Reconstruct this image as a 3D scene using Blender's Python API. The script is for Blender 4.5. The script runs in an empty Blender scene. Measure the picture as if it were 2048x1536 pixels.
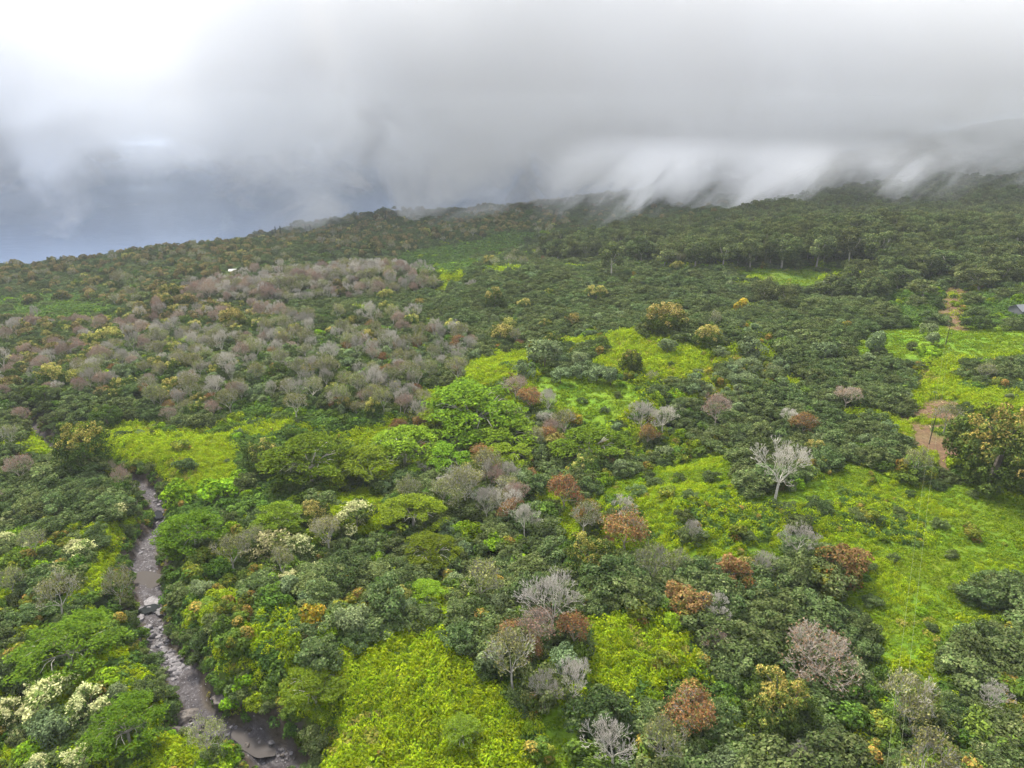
import bpy, bmesh, math, random
import numpy as np
from mathutils import Vector, Matrix, Euler

# ------------------------------------------------------------------ camera, sky, sun
SC = bpy.context.scene
COL = SC.collection
CAM_Z = 230.0                       # metres above the sea
PITCH = 22.3                        # degrees below the horizon
FPX = 1384.0                        # focal length in pixels of the 2048 px wide photograph
cam_data = bpy.data.cameras.new('camera')
cam_data.sensor_width = 36.0
cam_data.lens = 36.0 * FPX / 2048.0
cam_data.clip_start = 0.5
cam_data.clip_end = 90000.0
cam = bpy.data.objects.new('camera', cam_data)
COL.objects.link(cam)
cam.location = (0, 0, CAM_Z)
cam.rotation_euler = (math.radians(90.0 - PITCH), 0, 0)
SC.camera = cam

SUN_ELEV, SUN_AZ = 52.0, -32.0       # azimuth measured from the view direction, negative = to the left
world = bpy.data.worlds.new('World')
SC.world = world
world.use_nodes = True
wn, wl = world.node_tree.nodes, world.node_tree.links
wn.clear()
w_out = wn.new('ShaderNodeOutputWorld')
w_bg = wn.new('ShaderNodeBackground')
sky = wn.new('ShaderNodeTexSky')
sky.sky_type = 'NISHITA'
sky.sun_disc = False
sky.sun_elevation = math.radians(SUN_ELEV)
sky.sun_rotation = math.radians(SUN_AZ)
w_bg.inputs['Strength'].default_value = 0.075
# the overcast: cloud cover mixed over the clear sky, streaky noise on the view direction
w_tc = wn.new('ShaderNodeTexCoord')
w_map = wn.new('ShaderNodeMapping')
w_map.inputs['Scale'].default_value = (1.0, 1.0, 2.6)
w_no = wn.new('ShaderNodeTexNoise')
w_no.inputs['Scale'].default_value = 2.6
w_no.inputs['Detail'].default_value = 5.0
w_no.inputs['Roughness'].default_value = 0.45
w_no.inputs['Distortion'].default_value = 0.5
w_ramp = wn.new('ShaderNodeValToRGB')
w_ramp.color_ramp.elements[0].position = 0.36
w_ramp.color_ramp.elements[0].color = (1.95, 2.03, 2.25, 1)
w_ramp.color_ramp.elements[1].position = 0.66
w_ramp.color_ramp.elements[1].color = (3.6, 3.68, 3.92, 1)
w_mix = wn.new('ShaderNodeMixRGB')
w_mix.inputs['Fac'].default_value = 0.93
wl.new(w_tc.outputs['Generated'], w_map.inputs['Vector'])
wl.new(w_map.outputs['Vector'], w_no.inputs['Vector'])
wl.new(w_no.outputs['Fac'], w_ramp.inputs['Fac'])
wl.new(sky.outputs['Color'], w_mix.inputs['Color1'])
wl.new(w_ramp.outputs['Color'], w_mix.inputs['Color2'])
# an overcast sky is about three times brighter overhead than at the horizon
w_sep = wn.new('ShaderNodeSeparateXYZ')
w_cie = wn.new('ShaderNodeMapRange'); w_cie.inputs[1].default_value = 0.0; w_cie.inputs[2].default_value = 1.0
w_cie.inputs[3].default_value = 0.40; w_cie.inputs[4].default_value = 1.6
w_mul = wn.new('ShaderNodeVectorMath'); w_mul.operation = 'SCALE'
wl.new(w_tc.outputs['Generated'], w_sep.inputs[0]); wl.new(w_sep.outputs['Z'], w_cie.inputs[0])
wl.new(w_mix.outputs['Color'], w_mul.inputs[0]); wl.new(w_cie.outputs[0], w_mul.inputs['Scale'])
wl.new(w_mul.outputs[0], w_bg.inputs['Color'])
wl.new(w_bg.outputs['Background'], w_out.inputs['Surface'])

sun_data = bpy.data.lights.new('sun', 'SUN')
sun_data.energy = 1.5
sun_data.angle = math.radians(10.0)
sun_data.color = (1.0, 0.94, 0.82)
sun = bpy.data.objects.new('sun', sun_data)
COL.objects.link(sun)
_e, _a = math.radians(SUN_ELEV), math.radians(SUN_AZ)
_sd = Vector((math.sin(_a) * math.cos(_e), math.cos(_a) * math.cos(_e), math.sin(_e)))
sun.rotation_euler = _sd.to_track_quat('Z', 'Y').to_euler()

SC.view_settings.view_transform = 'Standard'
SC.view_settings.look = 'None'
SC.view_settings.gamma = 1.0
SC.view_settings.exposure = 2.6
SC.cycles.use_denoising = True
SC.cycles.max_bounces = 5
SC.cycles.diffuse_bounces = 2
SC.cycles.glossy_bounces = 2
SC.cycles.transmission_bounces = 2
SC.cycles.transparent_max_bounces = 6
SC.cycles.volume_bounces = 10
SC.cycles.volume_step_rate = 1.0
SC.cycles.volume_max_steps = 96
SC.cycles.use_adaptive_sampling = True
SC.cycles.adaptive_threshold = 0.02

# ------------------------------------------------------------------ the lie of the land
def smooth(e0, e1, v):
    t = np.clip((v - e0) / (e1 - e0), 0.0, 1.0)
    return t * t * (3 - 2 * t)

def _hash(ix, iy, seed):
    h = (ix.astype(np.int64) * 374761393 + iy.astype(np.int64) * 668265263 + seed * 144665) & 0x7fffffff
    h = ((h ^ (h >> 13)) * 1274126177) & 0x7fffffff
    return ((h ^ (h >> 16)) & 0xffff) / 65535.0

def vnoise(x, y, scale, seed):
    """smooth value noise, -1..1"""
    u, v = np.asarray(x, float) / scale, np.asarray(y, float) / scale
    iu, iv = np.floor(u), np.floor(v)
    fu, fv = u - iu, v - iv
    fu, fv = fu * fu * (3 - 2 * fu), fv * fv * (3 - 2 * fv)
    a, b = _hash(iu, iv, seed), _hash(iu + 1, iv, seed)
    c, d = _hash(iu, iv + 1, seed), _hash(iu + 1, iv + 1, seed)
    return ((a * (1 - fu) + b * fu) * (1 - fv) + (c * (1 - fu) + d * fu) * fv) * 2 - 1

COAST_X = np.array([-3000., -900., -587., -468., -300., 0., 2150., 6000.])
COAST_Y = np.array([-900., 500., 790., 900., 1300., 1530., 3200., 6200.])
def coast_signed(x, y):
    """positive inland, in metres along y"""
    return np.interp(x, COAST_X, COAST_Y) + 25 * vnoise(x, y, 90, 5) - y

def base_height(x, y):
    z = CAM_Z - 90.0 - 0.075 * y + 0.06 * x
    z = z + 0.078 * np.clip(x - 620, 0, 1500) * smooth(700, 1500, y)      # the slope climbs to the right far away
    return z

_sp, _cp = math.sin(math.radians(PITCH)), math.cos(math.radians(PITCH))
def ray_dir(px, py):
    u, v = (np.asarray(px, float) - 1024.0) / FPX, (768.0 - np.asarray(py, float)) / FPX
    return u, _cp + _sp * v, -_sp + _cp * v

def on_plane(px, py, sunk=0.0):
    """pixel of the photograph -> point on the base slope"""
    dx, dy, dz = ray_dir(px, py)
    t = -(90.0 + sunk) / (dz + 0.075 * dy - 0.06 * dx)
    return dx * t, dy * t

# gentle rises seen in the photograph: pixel of the summit, radius along x and y in metres, height
RISES = [(820, 1330, 34, 24, 9.0), (1285, 1300, 17, 15, 6.0), (1090, 775, 60, 34, 9.0), (330, 930, 36, 24, 7.0),
         (720, 1040, 18, 14, 3.5), (1500, 960, 45, 18, 4.0), (1330, 1040, 16, 10, 4.0), (1600, 1050, 30, 12, 3.0),
         (560, 760, 90, 40, 8.0), (700, 590, 140, 30, 12.0), (1300, 690, 60, 30, 6.0), (1620, 520, 130, 42, 12.0), (1640, 585, 120, 30, -6.0),
         (1950, 690, 60, 30, 5.0), (520, 1300, 22, 16, 5.0), (130, 1160, 30, 26, 5.0), (1000, 1150, 26, 16, -5.0),
         (640, 900, 40, 14, -5.0), (1240, 900, 30, 18, -4.0), (1700, 1330, 30, 18, -3.0), (860, 520, 120, 50, -10.0)]
_RI = [(*[float(q) for q in on_plane(a, b)], c, d, e) for a, b, c, d, e in RISES]

# the stream bed: pixels of its middle line and its width in metres
STREAM_PX = [(60, 850, 1.2), (120, 905, 1.2), (185, 945, 1.5), (235, 970, 2.0), (285, 1000, 3.3), (322, 1030, 3.8), (320, 1070, 2.4), (303, 1105, 3.8),
             (298, 1160, 5.1), (306, 1215, 4.9), (312, 1270, 3.3), (330, 1330, 3.5), (368, 1385, 4.0), (392, 1430, 3.5),
             (398, 1475, 4.7), (460, 1505, 3.6), (530, 1532, 4.0), (600, 1590, 4.5)]
_st = [(*[float(q) for q in on_plane(a, b, 8.0)], w) for a, b, w in STREAM_PX]
STREAM = []
for i in range(len(_st) - 1):                                          # Catmull-Rom through the points
    p0, p1, p2, p3 = _st[max(i - 1, 0)], _st[i], _st[i + 1], _st[min(i + 2, len(_st) - 1)]
    for k in range(6):
        t = k / 6
        STREAM.append(tuple(0.5 * ((2 * b) + (-a + c) * t + (2 * a - 5 * b + 4 * c - d) * t * t + (-a + 3 * b - 3 * c + d) * t ** 3)
                            for a, b, c, d in zip(p0, p1, p2, p3)))
STREAM.append(_st[-1])
STREAM = np.array(STREAM)
_sl = np.concatenate([[0], np.cumsum(np.hypot(np.diff(STREAM[:, 0]), np.diff(STREAM[:, 1])))])

def stream_dist(x, y):
    """distance to the bed's middle line, its half width there, and the run along it"""
    x, y = np.asarray(x, float), np.asarray(y, float)
    best = np.full(x.shape, 1e9); hw = np.full(x.shape, 3.0); run = np.zeros(x.shape)
    near = (x < 20) & (x > -420) & (y < 420) & (y > 20)
    if not near.any():
        return best, hw, run
    xs, ys = x[near], y[near]
    b = np.full(xs.shape, 1e9); h = np.full(xs.shape, 3.0); r = np.zeros(xs.shape)
    for i in range(len(STREAM) - 1):
        ax, ay, aw = STREAM[i]; bx, by, bw = STREAM[i + 1]
        ex, ey = bx - ax, by - ay
        L = ex * ex + ey * ey
        t = np.clip(((xs - ax) * ex + (ys - ay) * ey) / L, 0, 1)
        d = np.hypot(xs - ax - t * ex, ys - ay - t * ey)
        m = d < b
        b = np.where(m, d, b); h = np.where(m, 0.5 * (aw + (bw - aw) * t), h); r = np.where(m, _sl[i] + t * math.sqrt(L), r)
    best[near], hw[near], run[near] = b, h, r
    return best, hw, run

def height(x, y):
    x, y = np.asarray(x, float), np.asarray(y, float)
    z = base_height(x, y)
    r = np.hypot(x, y)
    z = z + 4.5 * vnoise(x, y, 95, 1) * smooth(60, 250, r) + 1.6 * vnoise(x, y, 38, 2) + 0.7 * vnoise(x, y, 14, 3) + 0.38 * vnoise(x, y, 5.5, 6) * (1 - smooth(200, 420, r))
    z = z + 9.0 * vnoise(x, y, 260, 4) * smooth(350, 900, r)
    for cx, cy, rx, ry, hh in _RI:
        z = z + hh * np.exp(-((x - cx) / rx) ** 2 - ((y - cy) / ry) ** 2)
    d, hw, run = stream_dist(x, y)
    dd = d + 1.1 * vnoise(x, y, 5.0, 8)
    bank = smooth(0.0, 9.0, dd - hw)
    z = z - 6.0 * (1 - bank) - 2.2 * (1 - smooth(0.0, 2.4, dd - hw)) + 0.35 * vnoise(x, y, 2.2, 9) * (1 - smooth(0, 3, dd - hw))
    c = coast_signed(x, y)
    z = np.where(c < 0, np.minimum(z, z - (z + 25) * smooth(0, 120, -c)), z)
    return z

def at_pixel(px, py, above=0.0):
    """where the line of sight through a pixel of the photograph meets the ground (or a level above it)"""
    px, py = np.atleast_1d(np.asarray(px, float)), np.atleast_1d(np.asarray(py, float))
    dx, dy, dz = ray_dir(px, py)
    t = np.full(px.shape, 40.0)
    done = np.zeros(px.shape, bool)
    prev = t.copy()
    for _ in range(420):
        gap = CAM_Z + dz * t - height(dx * t, dy * t) - above
        done |= gap < 0.05
        prev = np.where(done, prev, t)
        t = np.where(done, t, t + np.maximum(gap * 0.6, 0.25))
        if done.all():
            break
    lo, hi = prev, t
    for _ in range(14):
        mid = 0.5 * (lo + hi)
        gap = CAM_Z + dz * mid - height(dx * mid, dy * mid) - above
        lo, hi = np.where(gap > 0, mid, lo), np.where(gap > 0, hi, mid)
    return dx * hi, dy * hi

def to_pixel(x, y, z):
    zz = z - CAM_Z
    depth = _cp * y - _sp * zz
    up = _sp * y + _cp * zz
    depth_safe = np.where(depth > 0.1, depth, 0.1)
    return 1024 + FPX * x / depth_safe, 768 - FPX * up / depth_safe, depth

# ------------------------------------------------------------------ small helpers
def node_mat(name, rough=0.9, spec=0.2):
    m = bpy.data.materials.new(name)
    m.use_nodes = True
    nt = m.node_tree
    b = nt.nodes['Principled BSDF']
    b.inputs['Roughness'].default_value = rough
    b.inputs['Specular IOR Level'].default_value = spec
    return m, nt, b

def link_mesh(name, verts, faces, mat, smooth_shade=False, parent=None):
    me = bpy.data.meshes.new(name)
    me.from_pydata(verts, [], faces)
    for q in (mat if isinstance(mat, (list, tuple)) else [mat]):
        me.materials.append(q)
    if smooth_shade:
        me.shade_smooth()
    me.update()
    o = bpy.data.objects.new(name, me)
    COL.objects.link(o)
    if parent:
        o.parent = parent
    return o

def grid_mesh(name, V, nr, nc, mat, colors=None):
    """V: (nr*nc, 3) array of a regular grid"""
    idx = np.arange(nr * nc).reshape(nr, nc)
    q = np.stack([idx[:-1, :-1], idx[:-1, 1:], idx[1:, 1:], idx[1:, :-1]], -1).reshape(-1, 4)
    me = bpy.data.meshes.new(name)
    me.vertices.add(len(V)); me.vertices.foreach_set('co', V.astype(np.float32).ravel())
    me.loops.add(q.size); me.loops.foreach_set('vertex_index', q.ravel().astype(np.int32))
    me.polygons.add(len(q))
    me.polygons.foreach_set('loop_start', np.arange(0, q.size, 4, dtype=np.int32))
    me.polygons.foreach_set('loop_total', np.full(len(q), 4, dtype=np.int32))
    me.polygons.foreach_set('use_smooth', np.ones(len(q), bool))
    if colors:
        for nm, c in colors.items():
            at = me.color_attributes.new(nm, 'FLOAT_COLOR', 'POINT')
            at.data.foreach_set('color', np.concatenate([c, np.ones((len(c), 1))], 1).astype(np.float32).ravel())
    me.materials.append(mat)
    me.update(calc_edges=True)
    o = bpy.data.objects.new(name, me)
    COL.objects.link(o)
    return o

def tag(o, label=None, cat=None, group=None, kind=None):
    if label: o['label'] = label
    if cat: o['category'] = cat
    if group: o['group'] = group
    if kind: o['kind'] = kind
    return o
# ------------------------------------------------------------------ the air: haze and the low cloud
HAZE = 0.00007
CLOUD_ON = True
CLOUD_OFF = (27.7, 13.2, 9.3); CLOUD_BASE = (95, 62); CLOUD_AMP = 900; CLOUD_SOFT = 110; CLOUD_DENS = 0.0075; CLOUD_Y0 = 880; CLOUD_RAMP = 380; CLOUD_Y1 = 4200; CLOUD_TOP = 640
CLOUD_SCALE = (1 / 130, 1 / 260, 1 / 110); CLOUD_ROUGH = .6; CLOUD_ROT = (0, .9, .3)
# where the cloud is thinner: x, y, z, radii, strength, slant along y
CLOUD_BLOBS = [(-560, 1100, 95, 170, 3500, 80, -170, 0.5), (-660, 1350, 470, 130, 500, 210, -330, 0.513), (-350, 1350, 400, 100, 500, 200, -200, 0.274)]
WISP_Z = 80; WISP_CUT = 0.595; WISP_DENS = 0.07
BANK_STEP = 0.2
WISP_SCALE = (31, 90, 125); WISP_ROT = (0.25, 0.78, 0.0)
# ------------------------------------------------------------------ the sea
sea_mat, nt, b = node_mat('sea_water', 0.22, 0.5)
b.inputs['Base Color'].default_value = (0.29, 0.385, 0.56, 1)
b.inputs['IOR'].default_value = 1.33
tc = nt.nodes.new('ShaderNodeNewGeometry')
mp = nt.nodes.new('ShaderNodeMapping'); mp.inputs['Scale'].default_value = (0.02, 0.05, 0.02)
mp.inputs['Rotation'].default_value = (0, 0, 0.5)
n1 = nt.nodes.new('ShaderNodeTexNoise'); n1.inputs['Scale'].default_value = 1.0; n1.inputs['Detail'].default_value = 7; n1.inputs['Roughness'].default_value = 0.65
bp = nt.nodes.new('ShaderNodeBump'); bp.inputs['Strength'].default_value = 0.5; bp.inputs['Distance'].default_value = 4.0
nt.links.new(tc.outputs['Position'], mp.inputs['Vector']); nt.links.new(mp.outputs['Vector'], n1.inputs['Vector'])
nt.links.new(n1.outputs['Fac'], bp.inputs['Height']); nt.links.new(bp.outputs['Normal'], b.inputs['Normal'])
sea = link_mesh('sea', [(-26000, -2000, 0), (26000, -2000, 0), (26000, 40000, 0), (-26000, 40000, 0)], [(0, 1, 2, 3)], sea_mat)
tag(sea, kind='structure')

# ------------------------------------------------------------------ the air
def volume_mat(name):
    m = bpy.data.materials.new(name)
    m.use_nodes = True
    m.node_tree.nodes.clear()
    out = m.node_tree.nodes.new('ShaderNodeOutputMaterial')
    v = m.node_tree.nodes.new('ShaderNodeVolumePrincipled')
    m.node_tree.links.new(v.outputs['Volume'], out.inputs['Volume'])
    return m, m.node_tree, v
def box_mesh(name, x0, x1, y0, y1, z0, z1, mat):
    v = [(x0, y0, z0), (x1, y0, z0), (x1, y1, z0), (x0, y1, z0), (x0, y0, z1), (x1, y0, z1), (x1, y1, z1), (x0, y1, z1)]
    f = [(3, 2, 1, 0), (4, 5, 6, 7), (0, 1, 5, 4), (1, 2, 6, 5), (2, 3, 7, 6), (3, 0, 4, 7)]
    return link_mesh(name, v, f, mat)
hm, nt, v = volume_mat('haze_air')
v.inputs['Color'].default_value = (0.90, 0.95, 1.0, 1)
v.inputs['Density'].default_value = HAZE
haze = box_mesh('haze', -27000, 27000, -2500, 41000, -30, CAM_Z + 6, hm)
tag(haze, kind='stuff')
hm.cycles.homogeneous_volume = True

# the low cloud that drags over the slope and out over the sea
cm, nt, v = volume_mat('cloud_vapour')
N, L = nt.nodes, nt.links
def math_node(op, a=None, b_=None, c=None, clamp=False):
    n = N.new('ShaderNodeMath'); n.operation = op; n.use_clamp = clamp
    for k, q in enumerate((a, b_, c)):
        if q is None: continue
        if isinstance(q, (int, float)): n.inputs[k].default_value = q
        else: L.new(q, n.inputs[k])
    return n.outputs[0]
geo = N.new('ShaderNodeNewGeometry')
sep = N.new('ShaderNodeSeparateXYZ'); L.new(geo.outputs['Position'], sep.inputs[0])
X, Y, Z = sep.outputs
mp = N.new('ShaderNodeMapping'); mp.inputs['Scale'].default_value = CLOUD_SCALE
mp.inputs['Rotation'].default_value = CLOUD_ROT
mp.inputs['Location'].default_value = CLOUD_OFF
L.new(geo.outputs['Position'], mp.inputs['Vector'])
no = N.new('ShaderNodeTexNoise'); no.inputs['Scale'].default_value = 1.0; no.inputs['Detail'].default_value = 5; no.inputs['Roughness'].default_value = CLOUD_ROUGH
no.inputs['Distortion'].default_value = 0.6
L.new(mp.outputs['Vector'], no.inputs['Vector'])
# height of the cloud base above the sea, by x
base = N.new('ShaderNodeMapRange'); base.inputs[1].default_value = -120; base.inputs[2].default_value = 330
base.inputs[3].default_value = CLOUD_BASE[0]; base.inputs[4].default_value = CLOUD_BASE[1]
L.new(X, base.inputs[0])
nz = math_node('MULTIPLY', math_node('SUBTRACT', no.outputs['Fac'], 0.5), CLOUD_AMP)
rise = math_node('MULTIPLY', math_node('MAXIMUM', math_node('SUBTRACT', X, 420), 0), 0.13)
hgt = math_node('SUBTRACT', math_node('ADD', math_node('SUBTRACT', Z, base.outputs[0]), nz), rise)
# carved thinner: a hole over the sea, and wells shaped to brighten the cloud
def blob(cx, cy, cz, rx, ry, rz, k, slant=0.0):
    a = math_node('POWER', math_node('DIVIDE', math_node('SUBTRACT', math_node('ADD', X, math_node('MULTIPLY', math_node('SUBTRACT', Y, cy), slant)), cx), rx), 2)
    b2 = math_node('POWER', math_node('DIVIDE', math_node('SUBTRACT', Y, cy), ry), 2)
    c2 = math_node('POWER', math_node('DIVIDE', math_node('SUBTRACT', Z, cz), rz), 2)
    s = math_node('ADD', math_node('ADD', a, b2), c2)
    return math_node('MULTIPLY', math_node('SUBTRACT', 1.0, s, clamp=True), k)
tot = hgt
for bl in CLOUD_BLOBS:
    tot = math_node('ADD', tot, blob(*bl))
mr = N.new('ShaderNodeMapRange'); mr.interpolation_type = 'SMOOTHSTEP'
mr.inputs[1].default_value = 0.0; mr.inputs[2].default_value = CLOUD_SOFT; mr.inputs[3].default_value = 0.0; mr.inputs[4].default_value = CLOUD_DENS
L.new(tot, mr.inputs[0])
# thin towards the near side
nr = N.new('ShaderNodeMapRange'); nr.interpolation_type = 'SMOOTHSTEP'; nr.inputs[1].default_value = CLOUD_Y0; nr.inputs[2].default_value = CLOUD_Y0 + CLOUD_RAMP
L.new(Y, nr.inputs[0])
mo = N.new('ShaderNodeTexNoise'); mo.inputs['Scale'].default_value = 1 / 330; mo.inputs['Detail'].default_value = 3
L.new(geo.outputs['Position'], mo.inputs['Vector'])
mm = N.new('ShaderNodeMapRange'); mm.inputs[1].default_value = .36; mm.inputs[2].default_value = .64; mm.inputs[3].default_value = .3; mm.inputs[4].default_value = 1.6
L.new(mo.outputs['Fac'], mm.inputs[0])
dens = math_node('MULTIPLY', math_node('MULTIPLY', mr.outputs[0], nr.outputs[0]), mm.outputs[0])
v.inputs['Color'].default_value = (0.985, 0.99, 1.0, 1)
L.new(dens, v.inputs['Density'])
cm.cycles.volume_step_rate = BANK_STEP
xs = np.linspace(-1, 1, 25); 
def cloud_mesh():
    nx, ny = 40, 24
    V, F = [], []
    for top in (0, 1):
        for j in range(ny):
            for i in range(nx):
                fx = -1 + 2 * i / (nx - 1); ry = j / (ny - 1)
                y = CLOUD_Y0 + (CLOUD_Y1 - CLOUD_Y0) * ry ** 1.4
                x = fx * (CLOUD_Y0 * 1.15 + (y - CLOUD_Y0) * 1.0 + 150)
                if top:
                    z = CLOUD_TOP
                else:
                    z = CLOUD_BASE[0] + (CLOUD_BASE[1] - CLOUD_BASE[0]) * min(max((x + 120) / 450, 0), 1) - CLOUD_AMP * 0.33
                    z = max(z, 6)
                V.append((x, y, z))
    n = nx * ny
    for j in range(ny - 1):
        for i in range(nx - 1):
            a = j * nx + i
            F.append((a, a + nx, a + nx + 1, a + 1)); F.append((n + a, n + a + 1, n + a + nx + 1, n + a + nx))
    for i in range(nx - 1):
        F.append((i, i + 1, n + i + 1, n + i)); q = (ny - 1) * nx
        F.append((q + i + 1, q + i, n + q + i, n + q + i + 1))
    for j in range(ny - 1):
        a, b2 = j * nx, (j + 1) * nx
        F.append((b2, a, n + a, n + b2)); a, b2 = a + nx - 1, b2 + nx - 1
        F.append((a, b2, n + b2, n + a))
    return link_mesh('cloud_bank', V, F, cm)
if CLOUD_ON:
    tag(cloud_mesh(), kind='stuff')

# torn shreds of cloud hanging over the wooded ridge, below the bank
wm, nt, v = volume_mat('wisp_vapour')
N, L = nt.nodes, nt.links
geo = N.new('ShaderNodeNewGeometry'); sep = N.new('ShaderNodeSeparateXYZ'); L.new(geo.outputs['Position'], sep.inputs[0]); X, Y, Z = sep.outputs
mp = N.new('ShaderNodeMapping'); mp.vector_type = 'TEXTURE'; mp.inputs['Scale'].default_value = WISP_SCALE; mp.inputs['Rotation'].default_value = WISP_ROT
L.new(geo.outputs['Position'], mp.inputs['Vector'])
no = N.new('ShaderNodeTexNoise'); no.inputs['Detail'].default_value = 5; no.inputs['Roughness'].default_value = 0.62; no.inputs['Scale'].default_value = 1; no.inputs['Distortion'].default_value = 1.0
L.new(mp.outputs['Vector'], no.inputs['Vector'])
big = N.new('ShaderNodeTexNoise'); big.inputs['Scale'].default_value = 1 / 150; big.inputs['Detail'].default_value = 2; L.new(geo.outputs['Position'], big.inputs['Vector'])
lift = math_node('MULTIPLY', math_node('SUBTRACT', X, 250), 0.11)
w1 = math_node('MULTIPLY', math_node('SUBTRACT', math_node('SUBTRACT', Z, WISP_Z), lift), 0.0035)
w1 = math_node('ADD', w1, math_node('MULTIPLY', math_node('SUBTRACT', big.outputs['Fac'], 0.52), 0.7))                        # denser higher up, where it meets the bank
w2 = math_node('ADD', math_node('SUBTRACT', no.outputs['Fac'], WISP_CUT), w1)
mr = N.new('ShaderNodeMapRange'); mr.interpolation_type = 'SMOOTHSTEP'; mr.inputs[1].default_value = 0; mr.inputs[2].default_value = .22; mr.inputs[4].default_value = WISP_DENS
L.new(w2, mr.inputs[0])
def fade(sock, a0, a1):
    q = N.new('ShaderNodeMapRange'); q.interpolation_type = 'SMOOTHSTEP'; q.inputs[1].default_value = a0; q.inputs[2].default_value = a1; L.new(sock, q.inputs[0]); return q.outputs[0]
f = math_node('MULTIPLY', math_node('MULTIPLY', fade(X, 20, 220), fade(X, 880, 600)), math_node('MULTIPLY', fade(Y, 800, 920), fade(Y, 1400, 1200)))
f = math_node('MULTIPLY', f, fade(Z, 190, 70))
L.new(math_node('MULTIPLY', mr.outputs[0], f), v.inputs['Density'])
v.inputs['Color'].default_value = (0.99, 0.99, 1.0, 1)
if CLOUD_ON:
    tag(box_mesh('cloud_wisps', 20, 880, 800, 1400, 25, 212, wm), kind='stuff')
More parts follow.
